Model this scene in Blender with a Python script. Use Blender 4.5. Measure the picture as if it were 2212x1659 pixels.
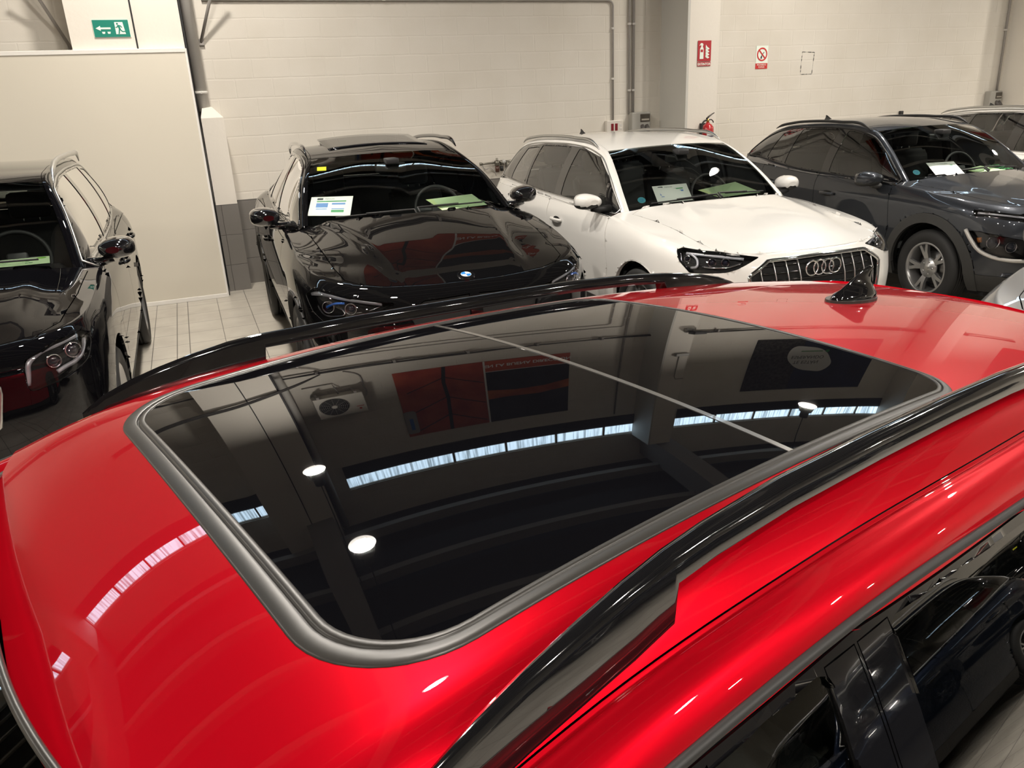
import bpy, bmesh, math, random
import numpy as np
from mathutils import Vector, Matrix
from math import sin, cos, pi, radians, sqrt
random.seed(4)
for o in list(bpy.data.objects): bpy.data.objects.remove(o)
SC = bpy.context.scene
COL = SC.collection
# ---------------------------------------------------------------- camera
CAM_H = 1.878
YAW, PIT, ROL, FPX = 0.373, 0.349, -0.048, 1674.0
def cam_axes():
    F = Vector((sin(YAW)*cos(PIT), cos(YAW)*cos(PIT), -sin(PIT)))
    R = Vector((cos(YAW), -sin(YAW), 0)); U = R.cross(F)
    return R*cos(ROL)+U*sin(ROL), -R*sin(ROL)+U*cos(ROL), F
_R, _U, _F = cam_axes()
cd = bpy.data.cameras.new('camera'); cam = bpy.data.objects.new('camera', cd); COL.objects.link(cam)
cd.sensor_width = 36; cd.lens = FPX/2212*36; cd.clip_start = .02; cd.clip_end = 200
cam.matrix_world = Matrix(((_R.x, _U.x, -_F.x, 0), (_R.y, _U.y, -_F.y, 0), (_R.z, _U.z, -_F.z, CAM_H), (0, 0, 0, 1)))
SC.camera = cam
# ---------------------------------------------------------------- world, exposure
w = bpy.data.worlds.new('world'); SC.world = w; w.use_nodes = True
w.node_tree.nodes['Background'].inputs[0].default_value = (.75, .85, 1, 1)
w.node_tree.nodes['Background'].inputs[1].default_value = 0.15
vs = SC.view_settings; vs.view_transform = 'Standard'; vs.look = 'None'; vs.gamma = 1; vs.exposure = 0.0
vs.use_curve_mapping = False
LAMP_Z = 5.1
LAMPS = [(x+dx, y-(.45 if x > 7 else 0)) for y, dx in ((7.6, 0), (5.5, .14), (3.05, .24), (-1.7, .3), (-4.4, .2)) for x in (-7.0, .15, 7.75, 14.5)]+[(4.0, -1.8), (4.0, -4.2)]  # last two: unseen column behind the camera, added as fill for the car fronts
LAMP_W = 880.0   # emission strength of a lamp disc
# ---------------------------------------------------------------- materials
MATS = {}
def mat(name, col, rough=.5, metal=0, coat=0, coat_rough=.03, emit=None, es=1, spec=.5, bump=None, alpha=None):
    if name in MATS: return MATS[name]
    m = bpy.data.materials.new(name); m.use_nodes = True; MATS[name] = m
    nt = m.node_tree; b = nt.nodes['Principled BSDF']
    b.inputs['Base Color'].default_value = (*col, 1); b.inputs['Roughness'].default_value = rough
    b.inputs['Metallic'].default_value = metal; b.inputs['Coat Weight'].default_value = coat
    b.inputs['Coat Roughness'].default_value = coat_rough; b.inputs['Specular IOR Level'].default_value = spec
    if emit: b.inputs['Emission Color'].default_value = (*emit, 1); b.inputs['Emission Strength'].default_value = es
    if bump:
        sc, st = bump
        n = nt.nodes.new('ShaderNodeTexNoise'); n.inputs['Scale'].default_value = sc; n.inputs['Detail'].default_value = 6
        tc = nt.nodes.new('ShaderNodeTexCoord'); nt.links.new(tc.outputs['Object'], n.inputs['Vector'])
        bp = nt.nodes.new('ShaderNodeBump'); bp.inputs['Strength'].default_value = st; bp.inputs['Distance'].default_value = .01
        nt.links.new(n.outputs['Fac'], bp.inputs['Height']); nt.links.new(bp.outputs['Normal'], b.inputs['Normal'])
    return m
def glass(name, tint, refl=1.0):
    """thin pane: fresnel mix of a tinted see-through and a mirror reflection"""
    if name in MATS: return MATS[name]
    m = bpy.data.materials.new(name); m.use_nodes = True; MATS[name] = m
    nt = m.node_tree; nt.nodes.clear()
    o = nt.nodes.new('ShaderNodeOutputMaterial'); mx = nt.nodes.new('ShaderNodeMixShader')
    t = nt.nodes.new('ShaderNodeBsdfTransparent'); t.inputs[0].default_value = (*tint, 1)
    g = nt.nodes.new('ShaderNodeBsdfGlossy'); g.inputs['Roughness'].default_value = .0; g.inputs[0].default_value = (1, 1, 1, 1)
    f = nt.nodes.new('ShaderNodeFresnel'); f.inputs[0].default_value = 1.52
    mu = nt.nodes.new('ShaderNodeMath'); mu.operation = 'MULTIPLY'; mu.inputs[1].default_value = refl; mu.use_clamp = True
    nt.links.new(f.outputs[0], mu.inputs[0]); nt.links.new(mu.outputs[0], mx.inputs[0])
    nt.links.new(t.outputs[0], mx.inputs[1]); nt.links.new(g.outputs[0], mx.inputs[2]); nt.links.new(mx.outputs[0], o.inputs[0])
    return m
def flake_paint(name, col, metal, rough, coat=1.0):
    m = mat(name, col, rough, metal, coat, .01, spec=0)
    return m
M_BLACKP = flake_paint('black car paint', (.003, .003, .004),0, 1.0)
M_SAPH = flake_paint('black sapphire paint', (.004, .004, .0045),0, 1.0)
M_WHITEP = mat('white car paint', (.80, .79, .76), .35, 0, 1, .01)
M_GREYP = flake_paint('dark grey metallic paint', (.042, .046, .054), .6, .34)
M_REDP = flake_paint('red metallic paint', (.47, .002, .010), .40, .32)
M_BLUEP = flake_paint('dark blue car paint', (.006, .010, .022), .5, .3)
M_LGREYP = flake_paint('light grey car paint', (.20, .20, .20), .5, .35)
M_PIANO = mat('piano black', (.006, .006, .007), .06, 0, 1, .01)
M_PLAST = mat('black textured plastic', (.018, .018, .018), .55)
M_CLAD = mat('grey plastic cladding', (.035, .035, .034), .5)
M_RUBBER = mat('tyre rubber', (.014, .014, .014), .65)
M_SEAL = mat('grey rubber seal', (.032, .030, .027), .36)
M_CHROME = mat('chrome', (.75, .75, .76), .07, 1)
M_SATIN = mat('satin aluminium', (.56, .56, .55), .3, 1)
M_SILVER = mat('silver alloy paint', (.42, .42, .42), .3, .8, .5)
M_DARKALLOY = mat('dark alloy', (.05, .05, .052), .3, .7)
M_DISC = mat('brake disc', (.25, .25, .25), .35, 1)
M_DARK = mat('dark recess', (.004, .004, .004), .8)
M_FABRIC = mat('black seat fabric', (.012, .012, .013), .85, bump=(300, .2))
M_DASH = mat('dashboard plastic', (.015, .015, .016), .6)
M_HEADLIN = mat('grey headliner', (.25, .24, .22), .9)
M_GLASS = glass('clear windscreen glass', (.90, .95, .92), 1.5)
M_TINT = glass('side window glass', (.50, .56, .54), 2.2)
M_CLEARSIDE = glass('clear side glass', (.88, .93, .90), 1.5)
M_PRIV = glass('privacy glass', (.22, .24, .24), 2.2)
M_LENS = glass('headlight lens', (.93, .93, .95), 1.2)
M_PAPER = mat('white paper', (.88, .90, .87), .5)
M_PGREEN = mat('pale green paper', (.62, .80, .50), .5)
M_INKG = mat('green ink', (.03, .22, .06), .5)
M_INKB = mat('blue ink', (.05, .18, .50), .5)
M_INKK = mat('dark ink', (.03, .04, .05), .5)
M_YEL = mat('yellow label', (.85, .80, .05), .5)
M_STICK = mat('blue sticker', (.10, .38, .45), .5)
# ---------------------------------------------------------------- helpers
def tag(o, label=None, cat=None, group=None, kind=None):
    for k, v in (('label', label), ('category', cat), ('group', group), ('kind', kind)):
        if v: o[k] = v
    return o
def empty(name, loc=(0, 0, 0), rz=0):
    o = bpy.data.objects.new(name, None); COL.objects.link(o); o.location = loc; o.rotation_euler = (0, 0, rz)
    o.empty_display_size = .1
    return o
def link(name, bm, m, parent=None, smooth=False, label=None):
    me = bpy.data.meshes.new(name)
    if smooth:
        for f in bm.faces: f.smooth = True
    bm.to_mesh(me); bm.free()
    for mm in (m if isinstance(m, (list, tuple)) else [m]): me.materials.append(mm)
    o = bpy.data.objects.new(name, me); COL.objects.link(o)
    if parent: o.parent = parent
    if label: o['label'] = label
    return o
def box(bm, x0, x1, y0, y1, z0, z1, bev=0, mi=0, M=None):
    vs_ = [bm.verts.new((x, y, z)) for x in (x0, x1) for y in (y0, y1) for z in (z0, z1)]
    fs = []
    for q in ((0, 1, 3, 2), (4, 6, 7, 5), (0, 4, 5, 1), (2, 3, 7, 6), (0, 2, 6, 4), (1, 5, 7, 3)):
        f = bm.faces.new([vs_[i] for i in q]); f.material_index = mi; fs.append(f)
    if bev:
        es = list({e for f in fs for e in f.edges})
        r = bmesh.ops.bevel(bm, geom=es, offset=bev, segments=2, affect='EDGES', profile=.5)
        for f in r['faces']: f.material_index = mi
        vs_ = list({v for f in fs if f.is_valid for v in f.verts} | {v for f in r['faces'] for v in f.verts})
    if M is not None: bmesh.ops.transform(bm, matrix=M, verts=[v for v in vs_ if v.is_valid])
    return vs_
def tube(bm, pts, r, seg=10, cap=True, mi=0, closed=False, sx=1.0):
    """tube along points; r number or list"""
    P = [Vector(p) for p in pts]; n = len(P); rings = []
    up = None
    for i in range(n):
        if closed: t = P[(i+1) % n]-P[i-1]
        else: t = P[min(i+1, n-1)]-P[max(i-1, 0)]
        t.normalize()
        if up is None:
            up = Vector((0, 0, 1)) if abs(t.z) < .9 else Vector((1, 0, 0))
        a = t.cross(up)
        if a.length < 1e-6: a = t.orthogonal()
        a.normalize(); b = a.cross(t).normalized(); up = b
        rr = r[i] if isinstance(r, (list, tuple)) else r
        rings.append([bm.verts.new(P[i]+a*cos(2*pi*k/seg)*rr*sx+b*sin(2*pi*k/seg)*rr) for k in range(seg)])
    m = n if closed else n-1
    for i in range(m):
        A = rings[i]; B = rings[(i+1) % n]
        for k in range(seg):
            f = bm.faces.new((A[k], A[(k+1) % seg], B[(k+1) % seg], B[k])); f.smooth = True; f.material_index = mi
    if cap and not closed:
        for A in (rings[0][::-1], rings[-1]):
            f = bm.faces.new(A); f.material_index = mi
def lathe(bm, prof, seg=48, mi=0, M=None, closed=False):
    """prof: list of (r, h), axis = local y; returns verts"""
    rings = []
    allv = []
    for r, h in prof:
        if r < 1e-6:
            v = bm.verts.new((0, h, 0)); rings.append([v]); allv.append(v)
        else:
            rg = [bm.verts.new((r*cos(2*pi*k/seg), h, r*sin(2*pi*k/seg))) for k in range(seg)]; rings.append(rg); allv += rg
    n = len(rings)
    for i in range(n if closed else n-1):
        A = rings[i]; B = rings[(i+1) % n]
        for k in range(seg):
            k2 = (k+1) % seg
            if len(A) == 1 and len(B) == 1: continue
            if len(A) == 1: q = (A[0], B[k2], B[k])
            elif len(B) == 1: q = (A[k], A[k2], B[0])
            else: q = (A[k], A[k2], B[k2], B[k])
            f = bm.faces.new(q); f.smooth = True; f.material_index = mi
    if M is not None: bmesh.ops.transform(bm, matrix=M, verts=allv)
    return allv
def prism(bm, pts2, axis, a, b, mi=0, M=None):
    """extrude a 2-D outline from a to b along axis ('x': pts are (y,z), 'y': (x,z), 'z': (x,y))"""
    def mk(p, h):
        if axis == 'x': return (h, p[0], p[1])
        if axis == 'y': return (p[0], h, p[1])
        return (p[0], p[1], h)
    A = [bm.verts.new(mk(p, a)) for p in pts2]; B = [bm.verts.new(mk(p, b)) for p in pts2]; n = len(A)
    fs = [bm.faces.new(A[::-1]), bm.faces.new(B)]
    for i in range(n): fs.append(bm.faces.new((A[i], A[(i+1) % n], B[(i+1) % n], B[i])))
    for f in fs: f.material_index = mi
    if M is not None: bmesh.ops.transform(bm, matrix=M, verts=A+B)
    return A+B
def obj_box(name, m, parent, *a, bev=0, label=None):
    bm = bmesh.new(); box(bm, *a, bev=bev); bmesh.ops.recalc_face_normals(bm, faces=bm.faces)
    return link(name, bm, m, parent, label=label)
def copy_tree(o, parent=None):
    c = o.copy(); COL.objects.link(c)
    if parent: c.parent = parent
    for ch in list(o.children): copy_tree(ch, c)
    return c
def text_mesh(s, size, align='LEFT', extr=.0, bold=0):
    cu = bpy.data.curves.new('t', 'FONT'); cu.body = s; cu.size = size; cu.align_x = align; cu.extrude = extr; cu.offset = bold
    o = bpy.data.objects.new('t', cu); COL.objects.link(o)
    dg = bpy.context.evaluated_depsgraph_get(); me = bpy.data.meshes.new_from_object(o.evaluated_get(dg))
    bpy.data.objects.remove(o); bpy.data.curves.remove(cu)
    return me
def add_text(bm, s, size, M, mi=0, align='LEFT', bold=0, extr=0):
    me = text_mesh(s, size, align, extr, bold)
    n0 = len(bm.verts); f0 = len(bm.faces)
    bm.from_mesh(me); bm.verts.ensure_lookup_table(); bm.faces.ensure_lookup_table()
    bmesh.ops.transform(bm, matrix=M, verts=bm.verts[n0:])
    for f in bm.faces[f0:]: f.material_index = mi
    bpy.data.meshes.remove(me)
# ---- numpy curve and patch tools
def spl(pts, n, close=False):
    """smooth resample (centripetal-like cubic hermite on chord length, limited tangents)"""
    P = np.array(pts, float)
    if len(P) == 2: return P[0]+(P[1]-P[0])*np.linspace(0, 1, n)[:, None]
    d = np.linalg.norm(np.diff(P, axis=0), axis=1); s = np.r_[0, np.cumsum(np.maximum(d, 1e-9))]
    m = np.zeros_like(P)
    sl = (P[1:]-P[:-1])/np.maximum(d, 1e-9)[:, None]
    m[1:-1] = (sl[:-1]*d[1:, None]+sl[1:]*d[:-1, None])/(d[1:]+d[:-1])[:, None]
    m[0] = 1.5*sl[0]-.5*m[1]; m[-1] = 1.5*sl[-1]-.5*m[-2]
    t = np.linspace(0, s[-1], n) if np.isscalar(n) else np.asarray(n)*s[-1]
    i = np.clip(np.searchsorted(s, t, side='right')-1, 0, len(P)-2)
    h = d[i][:, None]; u = ((t-s[i])/d[i])[:, None]
    return (2*u**3-3*u**2+1)*P[i]+(u**3-2*u**2+u)*h*m[i]+(-2*u**3+3*u**2)*P[i+1]+(u**3-u**2)*h*m[i+1]
def tab(T, x):
    """smooth 1-D table lookup (pchip)"""
    T = np.array(T, float); X, Y = T[:, 0], T[:, 1]; x = np.asarray(x, float)
    if len(X) == 2: return np.interp(x, X, Y)
    h = np.diff(X); dl = np.diff(Y)/h; m = np.zeros_like(Y)
    for i in range(1, len(X)-1):
        if dl[i-1]*dl[i] > 0:
            w1 = 2*h[i]+h[i-1]; w2 = h[i]+2*h[i-1]; m[i] = (w1+w2)/(w1/dl[i-1]+w2/dl[i])
    m[0] = dl[0]; m[-1] = dl[-1]
    xc = np.clip(x, X[0], X[-1]); i = np.clip(np.searchsorted(X, xc, side='right')-1, 0, len(X)-2)
    u = (xc-X[i])/h[i]
    return (2*u**3-3*u**2+1)*Y[i]+(u**3-2*u**2+u)*h[i]*m[i]+(-2*u**3+3*u**2)*Y[i+1]+(u**3-u**2)*h[i]*m[i+1]
def coons(A, B, C, D):
    """A: u-curve at v=0, B: u-curve at v=1, C: v-curve at u=0, D: v-curve at u=1 -> grid [u][v]"""
    nu, nv = len(A), len(C); u = np.linspace(0, 1, nu)[:, None, None]; v = np.linspace(0, 1, nv)[None, :, None]
    A, B, C, D = A[:, None], B[:, None], C[None], D[None]
    return (1-v)*A+v*B+(1-u)*C+u*D-((1-u)*(1-v)*A[0, 0]+u*(1-v)*A[-1, 0]+(1-u)*v*B[0, 0]+u*v*B[-1, 0])
def grid_bm(bm, G, mirror=True, mi=0):
    n, m = G.shape[:2]
    for s in ((1, -1) if mirror else (1,)):
        V = [[bm.verts.new((G[i, j, 0], s*G[i, j, 1], G[i, j, 2])) for j in range(m)] for i in range(n)]
        for i in range(n-1):
            for j in range(m-1):
                q = [V[i][j], V[i+1][j], V[i+1][j+1], V[i][j+1]]
                f = bm.faces.new(q if s > 0 else q[::-1]); f.material_index = mi; f.smooth = True
def weld(bm, d=1e-4):
    bmesh.ops.remove_doubles(bm, verts=bm.verts, dist=d)
    bmesh.ops.dissolve_degenerate(bm, dist=1e-5, edges=bm.edges)
def orient(bm, c):
    c = Vector(c)
    for f in bm.faces:
        f.normal_update()
        if f.normal.dot(f.calc_center_median()-c) < 0: f.normal_flip()
def in_poly(p, poly):
    x, y = p; r = False; n = len(poly); j = n-1
    for i in range(n):
        xi, yi = poly[i]; xj, yj = poly[j]
        if (yi > y) != (yj > y) and x < (xj-xi)*(y-yi)/(yj-yi)+xi: r = not r
        j = i
    return r
AX = {'x': (1, 2), 'y': (0, 2), 'z': (0, 1)}
def cut(bm, poly, axis, side=None, filt=None, keep=True):
    """split bm along an outline seen along axis; returns a bmesh of the faces inside (removed from bm)"""
    a, b = AX[axis]
    ok = lambda c: (side is None or c.y*side > 0) and (filt is None or filt(c))
    n = len(poly)
    gx0, gx1 = min(p[0] for p in poly)-1e-3, max(p[0] for p in poly)+1e-3; gy0, gy1 = min(p[1] for p in poly)-1e-3, max(p[1] for p in poly)+1e-3
    def bb(f):
        xs = [v.co[a] for v in f.verts]; ys = [v.co[b] for v in f.verts]; return min(xs), max(xs), min(ys), max(ys)
    cand = {}
    for f in bm.faces:
        q = bb(f)
        if q[1] < gx0 or q[0] > gx1 or q[3] < gy0 or q[2] > gy1: continue
        if ok(f.calc_center_median()): cand[f] = q
    for i in range(n):
        p = poly[i]; q = poly[(i+1) % n]
        x0, x1 = min(p[0], q[0])-1e-4, max(p[0], q[0])+1e-4; y0, y1 = min(p[1], q[1])-1e-4, max(p[1], q[1])+1e-4
        d = [0, 0, 0]; d[a] = q[0]-p[0]; d[b] = q[1]-p[1]
        ax = [0, 0, 0]; ax[{'x': 0, 'y': 1, 'z': 2}[axis]] = 1
        nrm = Vector(d).cross(Vector(ax))
        if nrm.length < 1e-9: continue
        fs = [f for f, k in cand.items() if not (k[1] < x0 or k[0] > x1 or k[3] < y0 or k[2] > y1)]
        if not fs: continue
        co = [0, 0, 0]; co[a] = p[0]; co[b] = p[1]
        for f in fs: del cand[f]
        geom = set(fs)
        for f in fs: geom.update(f.edges); geom.update(f.verts)
        r = bmesh.ops.bisect_plane(bm, geom=list(geom), dist=1e-5, plane_co=co, plane_no=nrm.normalized())
        for g in r['geom']:
            if isinstance(g, bmesh.types.BMFace) and g.is_valid: cand[g] = bb(g)
        for f in fs:
            if f.is_valid and f not in cand: cand[f] = bb(f)
    ins = []
    for f in bm.faces:
        c = f.calc_center_median()
        if ok(c) and in_poly((c[a], c[b]), poly): ins.append(f)
    new = bmesh.new(); vm = {}
    for f in ins:
        vs_ = []
        for v in f.verts:
            if v not in vm: vm[v] = new.verts.new(v.co)
            vs_.append(vm[v])
        g = new.faces.new(vs_); g.smooth = True
    if keep is not None: bmesh.ops.delete(bm, geom=ins, context='FACES')
    return new
def clone(bm):
    n = bm.copy(); return n
def shift(bm, d):
    """move every vertex along its normal"""
    bm.normal_update(); mv = [(v, v.co+v.normal*d) for v in bm.verts]
    for v, c in mv: v.co = c
def shrink(bm, g):
    """pull the border of a panel in by g"""
    bm.normal_update(); mv = {}
    for e in bm.edges:
        if len(e.link_faces) != 1: continue
        f = e.link_faces[0]; n = f.normal; d = (e.verts[1].co-e.verts[0].co)
        if d.length < 1e-9: continue
        t = n.cross(d.normalized())
        if t.dot(f.calc_center_median()-e.verts[0].co) < 0: t = -t
        for v in e.verts: mv.setdefault(v, []).append(t)
    for v, l in mv.items():
        s = sum(l, Vector())
        if s.length > .3: v.co += s.normalized()*g
def flange(bm, depth):
    """fold the border edge inwards so a panel reads as sheet metal with thickness"""
    bm.normal_update(); be = [e for e in bm.edges if len(e.link_faces) == 1]
    vm = {}
    for e in be:
        for v in e.verts:
            if v not in vm: vm[v] = None
    nrm = {v: v.normal.copy() for v in vm}
    for v in vm: vm[v] = bm.verts.new(v.co-nrm[v]*depth)
    for e in be:
        a, b = e.verts
        f = e.link_faces[0]
        # keep winding
        lv = list(f.verts); i = lv.index(a)
        fwd = lv[(i+1) % len(lv)] is b
        q = (b, a, vm[a], vm[b]) if fwd else (a, b, vm[b], vm[a])
        try: g = bm.faces.new(q)
        except ValueError: continue
        g.material_index = f.material_index; g.smooth = True
        e.smooth = False
def panel(bm, name, m, parent, gap=.002, fl=.012, centre=None, label=None):
    if centre is not None: orient(bm, centre)
    if gap: shrink(bm, gap)
    if fl: flange(bm, fl)
    for f in bm.faces: f.smooth = True
    return link(name, bm, m, parent, label=label)
def solid(bm, th):
    bm.normal_update(); bmesh.ops.solidify(bm, geom=bm.faces, thickness=th)
def rpoly(pts, r, n=5):
    """round the corners of a polygon; r number or list"""
    out = []; N = len(pts)
    for i in range(N):
        p = np.array(pts[i], float); a = np.array(pts[i-1], float)-p; b = np.array(pts[(i+1) % N], float)-p
        rr = r[i] if isinstance(r, (list, tuple)) else r
        la, lb = np.linalg.norm(a), np.linalg.norm(b); k = min(rr, la*.48, lb*.48)
        if k < 1e-4: out.append(tuple(p)); continue
        A = p+a/la*k; B = p+b/lb*k
        for t in np.linspace(0, 1, n): out.append(tuple((1-t)**2*A+2*t*(1-t)*p+t*t*B))
    return out
def circ(cx, cz, r, n=40, sx=1): return [(cx+r*sx*cos(2*pi*k/n), cz+r*sin(2*pi*k/n)) for k in range(n)]
# ================================================================ car builder
# car frame: x back from the nose, y to the car's right, z up
from mathutils.bvhtree import BVHTree
def knots(P): return np.r_[0, np.cumsum(np.linalg.norm(np.diff(P, axis=0), axis=1))]
def spk(P, s, t):
    """cubic through control points P with knots s at parameters t"""
    P = np.array(P, float); s = np.array(s, float); t = np.asarray(t, float)
    d = np.diff(s); sl = (P[1:]-P[:-1])/d[:, None]; m = np.zeros_like(P)
    m[1:-1] = (sl[:-1]*d[1:, None]+sl[1:]*d[:-1, None])/(d[1:]+d[:-1])[:, None]
    m[0] = 1.5*sl[0]-.5*m[1]; m[-1] = 1.5*sl[-1]-.5*m[-2]
    i = np.clip(np.searchsorted(s, t, side='right')-1, 0, len(P)-2)
    h = d[i][:, None]; u = ((t-s[i])/d[i])[:, None]
    return (2*u**3-3*u**2+1)*P[i]+(u**3-2*u**2+u)*h*m[i]+(-2*u**3+3*u**2)*P[i+1]+(u**3-u**2)*h*m[i+1]
def rot_cut(bm, poly, ang, side, filt=None, keep=True):
    """cut seen from a direction ang (degrees) off the nose towards the side; outline is (h, z)"""
    a = radians(ang)
    M = Matrix(((cos(a), -sin(a), 0, 0), (sin(a), cos(a), 0, 0), (0, 0, 1, 0), (0, 0, 0, 1)))
    S = Matrix.Diagonal((1, side, 1, 1)); T = M @ S
    bmesh.ops.transform(bm, matrix=T, verts=bm.verts)
    f2 = None
    Ti = T.inverted()
    f2 = (lambda c: ((Ti @ c).y*side > 0) and (filt is None or filt(Ti @ c)))
    n = cut(bm, poly, 'x', None, f2, keep)
    bmesh.ops.transform(bm, matrix=Ti, verts=bm.verts); bmesh.ops.transform(n, matrix=Ti, verts=n.verts)
    return n
class Shell: pass
def car_shell(S):
    K = Shell(); K.S = S
    nose, tail = S['nose'], S['tail']; xs = S['xs']
    def ring(lv):
        F, W, R, zt = lv[:4]; wt = lv[4] if len(lv) > 4 else None
        P = []
        for dx, fy in nose: P.append((F+dx, W*fy))
        for x in xs: P.append((x, W))
        for dx, fy in reversed(tail): P.append((R-dx, W*fy))
        P = np.array(P)
        z = tab(zt, P[:, 0])
        if wt is not None:
            P[:, 1] *= tab(wt, P[:, 0])
        return np.c_[P, z]
    rings = [ring(l) for l in S['lv']]
    ref = rings[S.get('ref', 2)]; s = knots(ref[:, :2]); s /= s[-1]
    nt = S.get('nt', 130)
    # denser sampling at the nose
    t = np.interp(np.linspace(0, 1, nt), [0, .3, .8, 1], [0, .22, .8, 1])
    K.s = s; K.t = t
    RG = np.array([spk(r, s, t) for r in rings])          # level, t, 3
    RG[:, 0, 1] = 0; RG[:, -1, 1] = 0; RG[:, :, 1] = np.maximum(RG[:, :, 1], 0)
    K.top = RG[-1]; K.ringfn = lambda tt, k=-1: spk(rings[k], s, tt)
    nl = S.get('nl', 5)
    # interpolate between levels
    kn = np.arange(len(rings)); tt = np.linspace(0, len(rings)-1, (len(rings)-1)*nl+1)
    G = np.stack([spk(RG[:, j], kn, tt) for j in range(len(t))], 1)   # lev, t
    G[:, 0, 1] = 0; G[:, -1, 1] = 0
    if 'skinfn' in S: G = S['skinfn'](G)
    K.G = G
    top = G[-1]
    # --- parameter on the ring for a given x on the side
    def t_at(x):
        i0 = len(t)//6
        X = top[:, 0]; i = i0+np.searchsorted(X[i0:len(t)-len(t)//8], x)
        return i
    tc = S['tc']; ic = int(np.argmin(abs(t-tc))); iw = t_at(S['cowl'][-1][0])
    idd = int(np.argmin(abs(t-S['td'])))
    K.ic, K.iw, K.idd = ic, iw, idd
    # --- hood
    C = top[:ic+1]; B = top[ic:iw+1]
    cowl = [tuple(p) for p in S['cowl'][:-1]]+[tuple(top[iw])]
    A = spl([tuple(top[0])]+list(S['hoodc'])+[cowl[0]], len(B)); D = spl(cowl, len(C))
    HG = coons(A, B, C, D)
    HG[:, 0, 1] = 0
    for _ in range(40):
        Z = HG[..., 2].copy(); Z[1:-1, 1:-1] = .25*(HG[:-2, 1:-1, 2]+HG[2:, 1:-1, 2]+HG[1:-1, :-2, 2]+HG[1:-1, 2:, 2]); Z[1:-1, 0] = Z[1:-1, 0]*.5+.25*(Z[:-2, 0]+Z[2:, 0]) if False else Z[1:-1, 0]
        HG[..., 2] = HG[..., 2]*.5+Z*.5
    if 'hoodfn' in S:
        HG[..., 2] += S['hoodfn'](HG[..., 0], HG[..., 1])*np.minimum(1, (np.arange(HG.shape[0])/4.)[:, None])
    K.HG = HG
    # --- greenhouse curves
    Bc = np.array(S['base'], float); Tc = np.array(S['topc'], float)
    Tc[-1] = Bc[-1]
    kt = knots(Tc); kb = knots(Bc); hi, ri = S['hi'], S['ri']
    # shared parameter: chord of the top curve
    ng = S.get('ng', 90); U = np.linspace(0, kt[-1], ng)
    def addk(U, v): U = U.copy(); U[np.argmin(abs(U-v))] = v; return U
    U = addk(addk(U, kt[hi]), kt[ri]); ih = int(np.argmin(abs(U-kt[hi]))); ir = int(np.argmin(abs(U-kt[ri])))
    TT = spk(Tc, kt, U); BB = spk(Bc, Bc[:, 0], np.clip(TT[:, 0], Bc[0, 0], Bc[-1, 0]))
    wi = tab([(k, v) for k, v in zip(kt, S['twin'])], U); hh = tab([(k, v) for k, v in zip(kt, S['twup'])], U)
    xi = tab([(k, v) for k, v in zip(kt, S.get('twx', [0]*len(kt)))], U)
    TW = TT+np.c_[xi, -wi, hh]
    if 'twfn' in S: TW = S['twfn'](TT, U, kt)
    K.TT, K.BB, K.TW, K.U, K.ih, K.ir = TT, BB, TW, U, ih, ir
    nv = 12; v = np.linspace(0, 1, nv)
    bulge = S.get('gb', .02)
    GG = TT[:, None]*v[None, :, None]+BB[:, None]*(1-v)[None, :, None]
    GG[..., 1] += bulge*(4*v*(1-v))[None]*np.minimum(1, np.linalg.norm(TT-BB, axis=1)/.3)[:, None]
    K.GG = GG
    # shoulder strip: ring iw..idd to BB
    R = spl(top[iw:idd+1], ng)
    ks = np.linspace(0, 1, 5)[None, :, None]
    # match by x
    Rx = np.stack([np.interp(BB[:, 0], top[iw:idd+1, 0], top[iw:idd+1, k]) for k in range(3)], 1)
    SG = Rx[:, None]*(1-ks)+BB[:, None]*ks
    SG[..., 2] += .25*np.linalg.norm(Rx-BB, axis=1)[:, None]*(4*ks*(1-ks))[..., 0]*.35
    # make the strip's outer edge follow the ring exactly
    K.SG = SG
    # pillar strip TT -> TW
    kk = np.linspace(0, 1, S.get('npk', 7))[None, :, None]
    PG = TT[:, None]*(1-kk)+TW[:, None]*kk
    cr = .22*np.linalg.norm(TT-TW, axis=1)[:, None]*(4*kk*(1-kk))[..., 0]
    PG[..., 1] += cr*.5; PG[..., 2] += cr*.7
    if 'pillarfn' in S: PG = S['pillarfn'](PG, TT, TW, kk)
    K.PG = PG
    # windscreen
    side = TW[:ih+1]; nc = 26
    wb = spl([S['wbase']]+list(S.get('wbase2', []))+[tuple(TW[0])], nc); wh = spl(list(S['header'])+[tuple(TW[ih])], nc)
    cen = spl([tuple(wb[0])]+list(S.get('wsc', []))+[tuple(wh[0])], ih+1)
    K.WG = coons(cen, side, wb, wh)
    # roof
    rh = spl(list(S['rheader'])+[tuple(TW[ir])], nc)
    rc = spl([tuple(wh[0])]+list(S['roofc'])+[tuple(rh[0])], ir-ih+1)
    K.RG = coons(rc, TW[ih:ir+1], wh, rh)
    if 'roofz' in S:
        K.RG[..., 2] = S['roofz'](K.RG[..., 0], K.RG[..., 1])
    # tail: rear header down to the ring
    rs = TW[ir:]; tb = top[idd:][::-1]
    tb = spl(list(tb[:-1])+[tuple(TW[-1])], nc)
    tcn = spl([tuple(rh[0])]+list(S['tailc'])+[tuple(tb[0])], len(rs))
    K.TG = coons(tcn, rs, rh, tb)
    # cowl panel between hood rear edge and windscreen base
    d2 = spl([tuple(p) for p in D], nc)
    K.CG = np.stack([d2*(1-k)+wb*k-np.array([0, 0, .02*4*k*(1-k)]) for k in np.linspace(0, 1, 5)], 0)
    return K
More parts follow.
